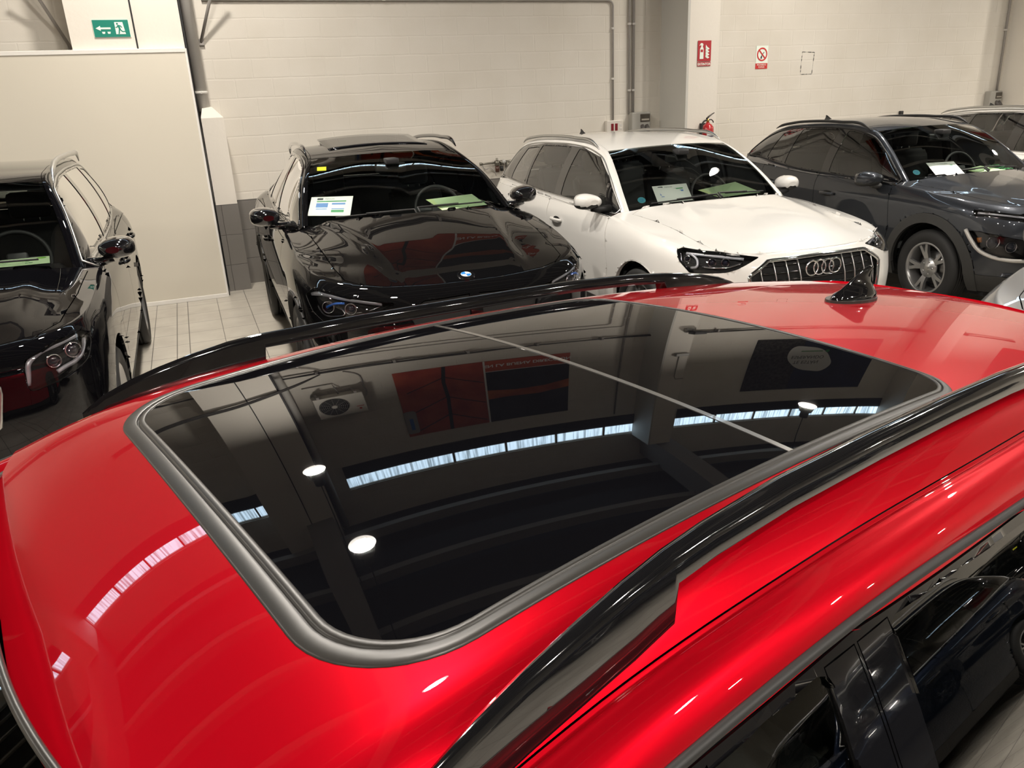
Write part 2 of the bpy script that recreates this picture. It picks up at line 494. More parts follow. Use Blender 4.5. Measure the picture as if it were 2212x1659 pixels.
def wheel(parent, x, y, z, R, w, rim_r, style, side, rim_mat, name='wheel', steer=0):
    """wheel: tyre, rim with spokes, disc, hub; axle along y, outer face towards side"""
    W = empty(name); W.parent = parent; W.location = (x, y, z); W.rotation_euler = (0, 0, steer)
    s = side; hw = w/2
    bm = bmesh.new()
    rr = rim_r
    pr = [(rr-.005, -hw*.8), (rr+.012, -hw*.93), (rr+.05, -hw), (R-.03, -hw*.97), (R-.008, -hw*.82), (R, -hw*.6)]
    for k in range(-2, 3):
        y0 = k*hw*.22
        pr += [(R, y0-hw*.08), (R-.007, y0-hw*.06), (R-.007, y0+hw*.06), (R, y0+hw*.08)] if k % 1 == 0 else []
    pr += [(R, hw*.6), (R-.008, hw*.82), (R-.03, hw*.97), (rr+.05, hw), (rr+.012, hw*.93), (rr-.005, hw*.8)]
    lathe(bm, pr, 64); bmesh.ops.recalc_face_normals(bm, faces=bm.faces)
    link('tyre', bm, M_RUBBER, W)
    bm = bmesh.new()
    lathe(bm, [(rr+.004, hw*.86), (rr-.006, hw*.9), (rr-.014, hw*.84), (rr-.02, hw*.6), (rr-.035, 0), (rr-.03, -hw*.8), (rr, -hw*.8)], 64)
    # spokes
    n, kind = style
    for k in range(n):
        a0 = 2*pi*k/n
        def sp(off, wd0, wd1, r0, r1, yo=hw*.72, yi=hw*.55, th=.03, tw=0):
            v = []
            for rr_, ww, yy in ((r0, wd0, yi+.0), ((r0+r1)/2, (wd0+wd1)/2, yo*.95), (r1, wd1, yo)):
                for q in (-1, 1):
                    for dy in (0, -th):
                        ang = a0+off*(rr_/r1 if tw == 0 else 1)+tw*(rr_-r0)
                        X = rr_*cos(ang)-q*ww*sin(ang); Z = rr_*sin(ang)+q*ww*cos(ang)
                        v.append(bm.verts.new((X, yy+dy, Z)))
            for i in (0, 4):
                for a, b in ((0, 2), (2, 3), (3, 1), (1, 0)):
                    try: bm.faces.new((v[i+a], v[i+b], v[i+4+b], v[i+4+a]))
                    except ValueError: pass
        if kind == 'twin': sp(.17, .016, .013, .07, rr-.012); sp(-.17, .016, .013, .07, rr-.012)
        elif kind == 'y': sp(0, .028, .02, .06, rr*.55); sp(.16, .014, .011, rr*.5, rr-.012); sp(-.16, .014, .011, rr*.5, rr-.012)
        else: sp(0, .034, .022, .06, rr-.012)
    lathe(bm, [(0, hw*.66), (.035, hw*.66), (.04, hw*.6), (.085, hw*.58), (.09, hw*.4)], 32)
    bmesh.ops.recalc_face_normals(bm, faces=bm.faces)
    o = link('rim', bm, rim_mat, W)
    bm = bmesh.new(); lathe(bm, [(0, hw*.0), (R*.43, hw*.0), (R*.43, -.02), (0, -.02)], 40); bmesh.ops.recalc_face_normals(bm, faces=bm.faces)
    link('brake_disc', bm, M_DISC, W)
    bm = bmesh.new(); lathe(bm, [(0, hw*.70), (.024, hw*.70), (.03, hw*.655)], 24)
    for k in range(5):
        a = 2*pi*(k+.5)/5; M = Matrix.Translation((.056*cos(a), 0, .056*sin(a)))
        lathe(bm, [(0, hw*.62), (.008, hw*.62), (.009, hw*.56)], 10, M=M)
    link('hub_cap', bm, M_SATIN, W)
    bm = bmesh.new(); lathe(bm, [(0, -hw*.2), (rr-.04, -hw*.2)], 40); link('wheel_back', bm, M_DARK, W)
    if s < 0: W.scale = (1, -1, 1)
    return W
def seat(parent, x, y, z=.30, rear=False):
    sr = empty('rear_seat' if rear else 'front_seat'); sr.parent = parent; sr.location = (x, y, z)
    w = .25 if not rear else .62
    bm = bmesh.new(); box(bm, -.28, .25, -w, w, .08, .24, bev=.05); link('seat_cushion', bm, M_FABRIC, sr, True)
    bm = bmesh.new()
    pr = [(.16, .2), (.30, .24), (.46, .86), (.36, .88), (.30, .82), (.20, .45)]
    prism(bm, pr, 'y', -w+.02, w-.02); bmesh.ops.recalc_face_normals(bm, faces=bm.faces)
    bmesh.ops.bevel(bm, geom=list(bm.edges), offset=.03, segments=3, affect='EDGES')
    link('seat_back', bm, M_FABRIC, sr, True)
    for yy in ((0,) if not rear else (-.38, .38)):
        bm = bmesh.new(); box(bm, .36, .46, yy-.13, yy+.13, .90, 1.08, bev=.035); link('headrest', bm, M_FABRIC, sr, True)
        bm = bmesh.new()
        for q in (-.05, .05): tube(bm, [(.40, yy+q, .84), (.41, yy+q, .95)], .006, 6)
        link('headrest_post', bm, M_CHROME, sr)
    return sr
def interior(root, S):
    xw = S['wbase'][0]; zc = S['wbase'][2]; W = S['iw']
    # dashboard
    bm = bmesh.new()
    pr = [(xw-.10, zc-.09), (xw+.10, zc-.065), (xw+.38, zc-.06), (xw+.52, zc-.10), (xw+.56, zc-.22), (xw+.50, zc-.5), (xw, zc-.5)]
    prism(bm, pr, 'y', -W+.04, W-.04); bmesh.ops.recalc_face_normals(bm, faces=bm.faces)
    bmesh.ops.bevel(bm, geom=list(bm.edges), offset=.015, segments=2, affect='EDGES')
    link('dashboard', bm, M_DASH, root, True)
    # floor pan / tub
    bm = bmesh.new(); box(bm, xw+.1, S['len']-.5, -W, W, .22, .30); link('cabin_floor', bm, M_FABRIC, root)
    # steering wheel, driver sits on the car's left (-y)
    sw = empty('steering_wheel'); sw.parent = root; sw.location = (xw+.62, -.36, zc-.06); sw.rotation_euler = (0, radians(22), 0)
    bm = bmesh.new()
    ring = [(0, .185*cos(a), .185*sin(a)) for a in np.linspace(0, 2*pi, 33)[:-1]]; tube(bm, ring, .014, 8, closed=True)
    link('steering_rim', bm, M_DASH, sw, True)
    bm = bmesh.new(); box(bm, -.02, .03, -.06, .06, -.05, .05, bev=.015); box(bm, -.01, .01, -.18, .18, -.02, .015); box(bm, -.01, .01, -.02, .02, -.18, 0); link('steering_hub', bm, M_DASH, sw, True)
    # mirror
    hx, hz = S['header'][0][0], S['header'][0][2]
    im = empty('interior_mirror'); im.parent = root; im.location = (hx-.10, 0, hz-.11)
    bm = bmesh.new(); box(bm, -.015, .02, -.12, .12, -.035, .035, bev=.014); link('mirror_shell', bm, M_DASH, im, True)
    bm = bmesh.new(); box(bm, -.10, .02, -.05, .05, .03, .075, bev=.012); link('sensor_cover', bm, M_DASH, im, True)
    sx = xw+1.0
    for y in (-.37, .37): seat(root, sx, y, S.get('seatz', .30))
    seat(root, sx+.88, 0, S.get('seatz', .30)+.02, True)
def trim_line(bvh, pts, axis, side, r, name, m, parent, off=.001, closed=False, seg=6, n=60, sx=1.0):
    """tube that follows an outline laid on the body"""
    P = np.array([(p[0], p[1], 0) for p in pts], float)
    if closed: P = np.vstack([P, P[:1]])
    d = np.r_[0, np.cumsum(np.linalg.norm(np.diff(P, axis=0), axis=1))]; t = np.linspace(0, d[-1], n+1)
    Q = np.stack([np.interp(t, d, P[:, k]) for k in (0, 1)], 1)
    if closed: Q = Q[:-1]
    out = []
    for a, b in Q:
        if axis == 'y': o = Vector((a, side*3, b)); dr = Vector((0, -side, 0))
        elif axis == 'z': o = Vector((a, b*side, 4)); dr = Vector((0, 0, -1))
        else: o = Vector((-2, a*side, b)); dr = Vector((1, 0, 0))
        h = bvh.ray_cast(o, dr)
        if h[0] is not None:
            nn = h[1] if h[1].dot(dr) < 0 else -h[1]
            out.append(h[0]+nn*off)
    if len(out) < 2: return None
    bm = bmesh.new(); tube(bm, out, r, seg, closed=closed, sx=sx)
    return link(name, bm, m, parent)
def side_mirror(root, S, side, pm, cap=None):
    x, y, z = S['mir']; mr = empty('wing_mirror'); mr.parent = root; mr.location = (x, side*y, z)
    sc = S.get('mirs', 1.0)
    w, h, d = .245*sc, .155*sc, .17*sc
    # housing: lofted superellipse rings from the glass face forward
    bm = bmesh.new()
    N = 24
    def rg(f, k, hh, xo, dz=0, dy=0):
        L = []
        for i in range(N):
            a = 2*pi*i/N; c, s_ = cos(a), sin(a); e = .72
            yy = abs(c)**e*(1 if c > 0 else -1); zz = abs(s_)**e*(1 if s_ > 0 else -1)
            taper = 1-.30*(1-(yy+1)/2)*0
            L.append(bm.verts.new((xo, (yy*w/2*k+w/2+dy)*side, zz*h/2*hh*(1-.22*(yy < 0)*abs(yy))+dz)))
        return L
    R = [rg(0, .90, .88, .0), rg(0, 1, 1, .004), rg(0, 1.0, 1.0, -d*.25, 0, 0), rg(0, .93, .92, -d*.6, 0, -.006), rg(0, .74, .70, -d*.9, 0, -.015), rg(0, .35, .3, -d*1.03, 0, -.02)]
    for A, B in zip(R, R[1:]):
        for i in range(N): f = bm.faces.new((A[i], A[(i+1) % N], B[(i+1) % N], B[i])); f.smooth = True
    bm.faces.new(R[-1]); bmesh.ops.recalc_face_normals(bm, faces=bm.faces)
    if cap is not None:
        for f in bm.faces:
            if f.calc_center_median().z < -h*.2: f.material_index = 1
        link('mirror_housing', bm, [pm, cap], mr)
    else: link('mirror_housing', bm, pm, mr)
    bm = bmesh.new()
    L = [bm.verts.new((-.004, (abs(cos(a))**.72*(1 if cos(a) > 0 else -1)*w/2*.9+w/2)*side, abs(sin(a))**.72*(1 if sin(a) > 0 else -1)*h/2*.87)) for a in [2*pi*i/24 for i in range(24)]]
    bm.faces.new(L); link('mirror_glass', bm, M_CHROME, mr)
    bm = bmesh.new()
    tube(bm, [(-.07, -S.get('mirarm', .10)*side, -h*.55), (-.075, .02*side, -h*.52), (-.07, w*.35*side, -h*.40)], [.034, .026, .03], 10, sx=1.3)
    link('mirror_arm', bm, cap or M_PIANO, mr, True)
    return mr
def handle(bvh, root, parent, x, z, side, m, L=.22):
    h = bvh.ray_cast(Vector((x, side*3, z)), Vector((0, -side, 0)))
    if h[0] is None: return
    p = h[0]
    bm = bmesh.new(); pts = [(-L/2, .002*side, 0), (-L/2+.02, .022*side, .002), (-L*.2, .036*side, .004), (L*.25, .036*side, .004), (L/2-.02, .022*side, .003), (L/2, .002*side, .002)]
    tube(bm, pts, [.010, .014, .014, .014, .014, .010], 10, sx=.8)
    f = bm.faces.new([bm.verts.new((L*.34*cos(a), .0025*side, .028*sin(a))) for a in [2*pi*i/20 for i in range(20)]]); f.material_index = 1
    o = link('door_handle', bm, [m, M_DARK], parent); o.location = (p.x, p.y, p.z)
def roof_rail(root, pts, r, m, side, name='roof_rail', seg=10, sx=1.0, foot=True):
    bm = bmesh.new(); P = spl([(a, b*side, c) for a, b, c in pts], 40)
    rr = [r*min(1, .25+1.9*min(i, 39-i)/8) for i in range(40)]
    tube(bm, P, rr, seg, sx=sx)
    return link(name, bm, m, root)
def fin(root, x, z, m, s=1.0, y=0, slope=0):
    """shark fin aerial, leading edge towards the nose (-x)"""
    f = empty('roof_aerial'); f.parent = root; f.location = (x, y, z); f.rotation_euler = (0, slope, 0)
    bm = bmesh.new(); N = 20
    # rings of a tapering blade: (height, front x, back x, half width)
    lv = [(0, -.082, .066, .034), (.004, -.081, .067, .0345), (.012, -.074, .066, .031), (.022, -.055, .062, .021), (.034, -.030, .058, .0125), (.046, -.006, .056, .0088), (.056, .014, .057, .0070), (.062, .030, .056, .0052), (.065, .042, .052, .002)]
    R = []
    for h, a, b, wd in lv:
        c = (a+b)/2; L = (b-a)/2; rg = []
        for i in range(N):
            t = 2*pi*i/N; ct, st = cos(t), sin(t)
            rg.append(bm.verts.new(((c+L*ct)*s, (abs(st)**.8*(1 if st > 0 else -1)*wd*(.62+.38*ct if h > .012 else .8+.2*ct))*s, h*s)))
        R.append(rg)
    for A, B in zip(R, R[1:]):
        for i in range(N): g = bm.faces.new((A[i], A[(i+1) % N], B[(i+1) % N], B[i])); g.smooth = True
    bm.faces.new(R[-1]); bmesh.ops.recalc_face_normals(bm, faces=bm.faces)
    link('aerial_fin', bm, m, f)
    bm = bmesh.new(); L = []
    A = [bm.verts.new((-.008*s+.079*s*cos(2*pi*i/N), (.0365*s)*sin(2*pi*i/N), -.004)) for i in range(N)]
    B = [bm.verts.new((-.008*s+.0785*s*cos(2*pi*i/N), (.036*s)*sin(2*pi*i/N), .003*s)) for i in range(N)]
    for i in range(N): bm.faces.new((A[i], A[(i+1) % N], B[(i+1) % N], B[i]))
    bm.faces.new(B); link('aerial_gasket', bm, M_SEAL, f)
    return f
def wiper(K, root, v0, v1, side, row=3, lift=0):
    """arm lying just above the foot of the windscreen, v from the centre (0) to the side (1)"""
    G = K.WG; n = G.shape[1]-1; P = []
    for t in np.linspace(0, 1, 14):
        v = v0+(v1-v0)*t; s = side if v >= 0 else -side; r = row+lift*t; i = int(r); f = r-i; q = abs(v)*n; j = min(int(q), n-1); g = q-j
        p = (G[i, j]*(1-g)+G[i, j+1]*g)*(1-f)+(G[i+1, j]*(1-g)+G[i+1, j+1]*g)*f
        P.append(Vector((p[0]-.012, p[1]*s, p[2]+.014)))
    wp = empty('wiper'); wp.parent = root
    bm = bmesh.new(); tube(bm, [P[0]+Vector((-.06, 0, -.03))]+P[:9], .007, 6); link('wiper_arm', bm, M_PLAST, wp)
    bm = bmesh.new(); tube(bm, [p-Vector((-.004, 0, .006)) for p in P[2:]], .006, 6); link('wiper_blade', bm, M_RUBBER, wp)
def build_car(S):
    K = car_shell(S)
    root = empty(S['name'], S['loc'], S['rz']); K.root = root
    pm = S['paint']; cen = (S['len']/2, 0, .7)
    xs_f, xs_r = S['axles']; R = S['R']; Rarch = S.get('Rarch', R+.045)
    # ---- join skin, shoulder, greenhouse, fender top and pillar strip
    bm = bmesh.new()
    grid_bm(bm, K.G); grid_bm(bm, K.SG); grid_bm(bm, K.GG); grid_bm(bm, K.PG); grid_bm(bm, K.TG)
    weld(bm, 2e-4)
    hood = bmesh.new(); grid_bm(hood, K.HG); weld(hood, 2e-4)
    bm.normal_update(); hood.normal_update()
    bvh = BVHTree.FromBMesh(bm); K.bvh = bvh; K.bvh_hood = BVHTree.FromBMesh(hood)
    body = bm
    # ---- hood outline; the rest of the patch is fender top
    hc = S['hoodcut']; outl = [(x, y) for x, y in hc]+[(x, -y) for x, y in reversed(hc)]
    hpan = cut(hood, outl, 'z')
    n0 = len(body.verts)
    tmp = bpy.data.meshes.new('t'); hood.to_mesh(tmp); hood.free(); body.from_mesh(tmp); bpy.data.meshes.remove(tmp); weld(body, 2e-4)
    orient(hpan, cen)
    # black underside so gaps read dark
    panel(hpan, 'bonnet', pm, root, .0035, .02)
    # ---- windscreen
    ws = bmesh.new(); grid_bm(ws, K.WG); weld(ws); orient(ws, cen); K.bvh_ws = BVHTree.FromBMesh(ws)
    fr = clone(ws)
    inner = cut(fr, S['wsin'], 'z') if 'wsin' in S else None
    panel(ws, 'windscreen', S.get('wsmat', M_GLASS), root, .001, 0)
    if inner is not None:
        inner.free(); shift(fr, -.004); panel(fr, 'windscreen_border', M_PIANO, root, 0, 0)
    else: fr.free()
    # ---- roof
    rf = bmesh.new(); grid_bm(rf, K.RG); weld(rf); orient(rf, cen); K.bvh_roof = BVHTree.FromBMesh(rf)
    K.roof_parts = []
    if 'roofcuts' in S:
        for nm, poly, m, gap, fl in S['roofcuts']:
            c = cut(rf, poly, 'z'); panel(c, nm, m, root, gap, fl)
    if 'roofhook' in S: S['roofhook'](K, rf)
    if S.get('lining', True):
        rl = bmesh.new(); grid_bm(rl, K.RG[::3, ::5]); weld(rl); orient(rl, cen); shift(rl, -.05); link('headlining', rl, S.get('linmat', M_DASH), root, True)
    panel(rf, 'roof_panel', pm, root, S.get('roofgap', .0015), S.get('rooffl', .01))
    # ---- cowl
    cg = bmesh.new(); grid_bm(cg, K.CG); weld(cg); orient(cg, cen); link('cowl_panel', cg, M_PLAST, root, True)
    orient(body, cen)
    # ---- rear window
    if 'rwin' in S:
        c = cut(body, S['rwin'], 'x', None, lambda c: c.x > S['len']*.6); panel(c, 'rear_window', M_PRIV, root, .001, 0)
    if 'tail' in S and 'tlz' in S:
        for side in (1, -1):
            z0, z1 = S['tlz']; L_ = S['len']
            c = cut(body, rpoly([(L_-.36, z1-.01), (L_-.36, z1-.05), (L_-.02, z0), (L_+.1, z0), (L_+.1, z1)], .02, 3), 'y', side, lambda c: abs(c.y) > .38 and c.x > L_*.8)
            panel(c, 'tail_light', mat('red tail lamp', (.25, .005, .008), .1, 0, 1), root, .002, .01)
    # ---- side panes
    for side in (1, -1):
        tag_ = 0
        for (nm, poly, gm) in S['panes']:
            c = cut(body, poly, 'y', side, lambda c: c.z > S['beltz'] and abs(c.y) > .3)
            shift(c, -.004); panel(c, nm, gm, root, -.003, 0)
        if 'gloss' in S:   # black pillar covers
            for (nm, poly) in S['gloss']:
                c = cut(body, poly, 'y', side, lambda c: c.z > S['beltz'] and abs(c.y) > .3)
                panel(c, nm, S.get('glossmat', M_PIANO), root, .001, .004)
    # ---- wheel arches
    for side in (1, -1):
        for xa in (xs_f, xs_r):
            c = cut(body, circ(xa, R+.01, Rarch, 44), 'y', side, lambda c: abs(c.y) > .5); c.free()
            c = cut(body, [(xa-Rarch, R), (xa+Rarch, R), (xa+Rarch, 0), (xa-Rarch, 0)], 'y', side, lambda c: abs(c.y) > .5); c.free()
            # liner
            lb = bmesh.new(); N = 24; y1 = S['W']*.985; y0 = .45; V = []
            for i in range(N+1):
                a = pi*i/N*1.16-.08*pi; V.append((xa+Rarch*cos(a), R+.01+Rarch*sin(a)))
            A = [lb.verts.new((x, side*y0, z)) for x, z in V]; B = [lb.verts.new((x, side*(y1-.07), z)) for x, z in V]
            for i in range(N): lb.faces.new((A[i], A[i+1], B[i+1], B[i]))
            lb.faces.new(A); link('arch_liner', lb, M_DARK, root, True)
        # cladding ring
    if 'clad' in S:
        for side in (1, -1):
            for xa in (xs_f, xs_r):
                ro = S['clad'][0]; mm = S['clad'][1]; st = [p for p in circ(xa, R+.01, ro, 44)]
                c = cut(body, st, 'y', side, lambda c: abs(c.y) > .5 and c.z > .18)
                shift(c, S['clad'][2] if len(S['clad']) > 2 else .008); panel(c, 'arch_cladding', mm, root, 0, .03)
    if 'sill' in S:
        z0, mm = S['sill']; L_ = S['len']
        for nm, xa, xb, sd in (('bumper_skirt', -1, xs_f, None), ('rear_skirt', xs_r, L_+1, None), ('sill_cladding', xs_f, xs_r, 1), ('sill_cladding', xs_f, xs_r, -1)):
            c = cut(body, [(xa, -.1), (xb, -.1), (xb, z0), (xa, z0)], 'y', sd); shift(c, .004); panel(c, nm, mm, root, 0, .02)
    # ---- lamps, grilles (rot cuts)
    for L in S.get('lamps', []):
        nm, poly, ang, depth, fn = L
        for side in (1, -1):
            c = rot_cut(body, poly, ang, side, lambda c: c.x < 1.4)
            orient(c, cen)
            hl = empty(nm); hl.parent = root
            bk = clone(c); 
            back = clone(c); shift(back, -depth)
            # bowl: outer border joined to the set-back copy
            bowl = clone(c); flange(bowl, depth)
            fcs = [f for f in bowl.faces if all(len(e.link_faces) == 2 for e in f.edges) and False]
            # keep only flange faces
            nf = len(c.faces); bowl.faces.ensure_lookup_table()
            bmesh.ops.delete(bowl, geom=bowl.faces[:nf], context='FACES')
            link('lamp_bowl', bowl, M_DARK, hl, True); link('lamp_back', back, M_DARK, hl, True)
            shift(bk, -.003) ; panel(bk, 'lamp_lens', M_LENS, hl, .002, 0)
            if fn: fn(K, hl, side, c)
            c.free()
    for G_ in S.get('fronts', []):
        nm, poly, m, gap, fl, off = G_
        c = cut(body, poly, 'x', None, lambda c: c.x < 1.2 and c.z < 1.1)
        if off: orient(c, cen); shift(c, off)
        panel(c, nm, m, root, gap, fl)
    # ---- doors
    for side in (1, -1):
        for nm, poly, hx, hz in S['doors']:
            c = cut(body, poly, 'y', side, lambda c: abs(c.y) > .35)
            d = panel(c, nm, pm, root, .003, .018)
            if hx: handle(bvh, root, d, hx, hz, side, S.get('handlemat', pm))
    panel(body, 'body_shell', pm, root, .002, .014)
    # ---- dark inner skin behind gaps
    ins = bmesh.new(); G2 = K.G[::2, ::3].copy(); G2[..., 1] *= .93; G2[..., 0] = S['len']/2+(G2[..., 0]-S['len']/2)*.965
    if S.get('inner', True):
        grid_bm(ins, G2); weld(ins)
        for side in (1, -1):
            for xa in (xs_f, xs_r):
                c = cut(ins, circ(xa, R, Rarch+.02, 16), 'y', side, lambda c: abs(c.y) > .4); c.free()
        link('inner_frame', ins, M_DARK, root, True)
    else: ins.free()
    obj_box('underbody', M_DARK, root, .35, S['len']-.35, -S['W']*.78, S['W']*.78, .17, .24)
    # ---- window surrounds
    for pts, m, r, closed in S.get('trims', []):
        for side in (1, -1): trim_line(bvh, pts, 'y', side, r, 'window_trim', m, root, off=.002, closed=closed, n=90)
    # ---- wheels
    for xa in (xs_f, xs_r):
        for side in (1, -1): wheel(root, xa, side*(S['W']-S.get('wi', .13)), R, R, S.get('tw', .225), S['rim'], S['style'], side, S['rimmat'])
    for side in (1, -1): side_mirror(root, S, side, S.get('mirmat', pm), S.get('mircap'))
    for side in (1, -1):
        if 'rail' in S: roof_rail(root, S['rail'], S.get('railr', .016), S['railmat'], side)
    if S.get('int', True): interior(root, S)
    return K
# ================================================================ the hall
WY = 9.579            # back wall plane
def nodes(m): return m.node_tree, m.node_tree.nodes, m.node_tree.links
def block_mat(name, ca, cb, bw, bh, ox, oz, axis='x', mort=.010, bump=.22, mcol=None, rough=.75, offs=.5):
    m = bpy.data.materials.new(name); m.use_nodes = True; nt, N, L = nodes(m); b = N['Principled BSDF']
    tc = N.new('ShaderNodeNewGeometry'); sp = N.new('ShaderNodeSeparateXYZ'); L.new(tc.outputs['Position'], sp.inputs[0])
    cb_ = N.new('ShaderNodeCombineXYZ')
    ax = N.new('ShaderNodeMath'); ax.operation = 'SUBTRACT'; ax.inputs[1].default_value = ox-200*bw
    az = N.new('ShaderNodeMath'); az.operation = 'SUBTRACT'; az.inputs[1].default_value = oz-200*bh
    L.new(sp.outputs[0 if axis == 'x' else 1], ax.inputs[0]); L.new(sp.outputs[2 if axis != 'f' else 1], az.inputs[0])
    if axis == 'f': L.new(sp.outputs[0], ax.inputs[0])
    L.new(ax.outputs[0], cb_.inputs[0]); L.new(az.outputs[0], cb_.inputs[1])
    # slight wobble of the joints
    nz = N.new('ShaderNodeTexNoise'); nz.inputs['Scale'].default_value = 3.5; L.new(tc.outputs['Position'], nz.inputs['Vector'])
    vm = N.new('ShaderNodeVectorMath'); vm.operation = 'MULTIPLY_ADD'; vm.inputs[1].default_value = (.018,)*3
    if axis == 'f': vm.inputs[1].default_value = (0, 0, 0)
    L.new(nz.outputs['Color'], vm.inputs[0]); L.new(cb_.outputs[0], vm.inputs[2])
    br = N.new('ShaderNodeTexBrick'); br.inputs['Scale'].default_value = 1; br.inputs['Brick Width'].default_value = bw; br.inputs['Row Height'].default_value = bh
    br.inputs['Mortar Size'].default_value = mort; br.inputs['Mortar Smooth'].default_value = .6; br.offset = offs; br.inputs['Bias'].default_value = 0
    L.new(vm.outputs[0], br.inputs['Vector'])
    br.inputs['Color1'].default_value = (*ca, 1); br.inputs['Color2'].default_value = (*cb, 1); br.inputs['Mortar'].default_value = (*(mcol or ca), 1)
    n2 = N.new('ShaderNodeTexNoise'); n2.inputs['Scale'].default_value = 1.7; n2.inputs['Detail'].default_value = 7; L.new(tc.outputs['Position'], n2.inputs['Vector'])
    mx = N.new('ShaderNodeMix'); mx.data_type = 'RGBA'; mx.blend_type = 'MULTIPLY'; mx.inputs[0].default_value = 1
    rp = N.new('ShaderNodeValToRGB'); rp.color_ramp.elements[0].position = .3; rp.color_ramp.elements[0].color = (.93, .92, .90, 1); rp.color_ramp.elements[1].position = .7; rp.color_ramp.elements[1].color = (1, 1, 1, 1)
    L.new(n2.outputs['Fac'], rp.inputs[0]); L.new(br.outputs['Color'], mx.inputs[6]); L.new(rp.outputs[0], mx.inputs[7]); L.new(mx.outputs[2], b.inputs['Base Color'])
    b.inputs['Roughness'].default_value = rough
    n3 = N.new('ShaderNodeTexNoise'); n3.inputs['Scale'].default_value = 60; n3.inputs['Detail'].default_value = 4; L.new(tc.outputs['Position'], n3.inputs['Vector'])
    hh = N.new('ShaderNodeMath'); hh.operation = 'MULTIPLY_ADD'; hh.inputs[1].default_value = .12; L.new(n3.outputs['Fac'], hh.inputs[0])
    iv = N.new('ShaderNodeMath'); iv.operation = 'SUBTRACT'; iv.inputs[0].default_value = 1; L.new(br.outputs['Fac'], iv.inputs[1]); L.new(iv.outputs[0], hh.inputs[2])
    bp = N.new('ShaderNodeBump'); bp.inputs['Strength'].default_value = bump; bp.inputs['Distance'].default_value = .012
    L.new(hh.outputs[0], bp.inputs['Height']); L.new(bp.outputs[0], b.inputs['Normal'])
    return m
M_WALL = block_mat('painted concrete block', (.71, .675, .61), (.70, .665, .60), .4, .2, .47, 2.857)
M_WALLY = block_mat('painted concrete block side', (.71, .675, .61), (.70, .665, .60), .4, .2, .1, 2.857, 'y')
M_TILE = block_mat('grey wall tile', (.19, .18, .165), (.17, .16, .15), .45, .33, .3, .965, 'x', .004, .3, (.07, .065, .06), .45, 0)
M_TILEY = block_mat('grey wall tile side', (.19, .18, .165), (.17, .16, .15), .45, .33, .3, .965, 'y', .004, .3, (.07, .065, .06), .45, 0)
M_PLASTER = mat('white plaster', (.74, .70, .63), .7, bump=(25, .12))
M_PLSHADE = mat('plaster with painted shade', (.56, .55, .51), .7, bump=(25, .1))  # white plaster with the pillar's left-side shade put into the colour
M_PANEL = mat('cream partition board', (.66, .62, .53), .6)
M_WTRIM = mat('white aluminium trim', (.78, .76, .72), .4)
M_STEELP = mat('painted steel', (.62, .60, .56), .45)
M_PIPE = mat('grey plastic conduit', (.33, .31, .29), .5)
M_CONC = mat('grey concrete', (.26, .25, .24), .8)
M_CEIL = mat('dark roof sheet', (.018, .018, .02), .8)
M_PURL = mat('grey purlin', (.30, .29, .27), .6)
M_BLACK = mat('black board', (.012, .012, .013), .6)
# floor: square-cut tiles with wider movement joints every third column
m = bpy.data.materials.new('beige floor tile'); m.use_nodes = True; nt, N, L = nodes(m); b = N['Principled BSDF']
g = N.new('ShaderNodeNewGeometry'); sp = N.new('ShaderNodeSeparateXYZ'); L.new(g.outputs['Position'], sp.inputs[0])
def fl_line(out, period, off, width):
    a = N.new('ShaderNodeMath'); a.operation = 'SUBTRACT'; a.inputs[1].default_value = off-100*period; L.new(out, a.inputs[0])
    d = N.new('ShaderNodeMath'); d.operation = 'MODULO'; d.inputs[1].default_value = period; L.new(a.outputs[0], d.inputs[0])
    c = N.new('ShaderNodeMath'); c.operation = 'LESS_THAN'; c.inputs[1].default_value = width; L.new(d.outputs[0], c.inputs[0])
    return c.outputs[0]
ls = [fl_line(sp.outputs[0], .40, -.333, .007), fl_line(sp.outputs[0], .40, -.228, .007), fl_line(sp.outputs[1], .385, 7.56, .007)]
ls[1] = fl_line(sp.outputs[0], 3.6, -.228, .008); 
l3 = fl_line(sp.outputs[0], .40, .072, .006)
# columns: strip -.333..-.228, then tiles from .072 with a .29 pitch towards the right, .29 towards the left
ls[0] = fl_line(sp.outputs[0], 3.6, -.333, .008); l3 = fl_line(sp.outputs[0], .30, .072, .006)
def mx_(a, b_):
    q = N.new('ShaderNodeMath'); q.operation = 'MAXIMUM'; L.new(a, q.inputs[0]); L.new(b_, q.inputs[1]); return q.outputs[0]
# keep the regular pitch out of the strip
j = mx_(mx_(ls[0], ls[1]), mx_(l3, ls[2]))
no = N.new('ShaderNodeTexNoise'); no.inputs['Scale'].default_value = 4; no.inputs['Detail'].default_value = 8; L.new(g.outputs['Position'], no.inputs['Vector'])
rp = N.new('ShaderNodeValToRGB'); rp.color_ramp.elements[0].color = (.40, .37, .32, 1); rp.color_ramp.elements[1].color = (.50, .47, .41, 1); rp.color_ramp.elements[0].position = .3; rp.color_ramp.elements[1].position = .7
L.new(no.outputs['Fac'], rp.inputs[0]); mx = N.new('ShaderNodeMix'); mx.data_type = 'RGBA'; L.new(j, mx.inputs[0]); L.new(rp.outputs[0], mx.inputs[6]); mx.inputs[7].default_value = (.12, .11, .10, 1)
L.new(mx.outputs[2], b.inputs['Base Color']); b.inputs['Roughness'].default_value = .34
bp = N.new('ShaderNodeBump'); bp.inputs['Strength'].default_value = .4; bp.inputs['Distance'].default_value = -.003; L.new(j, bp.inputs['Height']); L.new(bp.outputs[0], b.inputs['Normal'])
M_FLOOR = m
def struct(name, bm, mm, **k):
    bmesh.ops.recalc_face_normals(bm, faces=bm.faces); o = link(name, bm, mm, **k); o['kind'] = 'structure'; return o
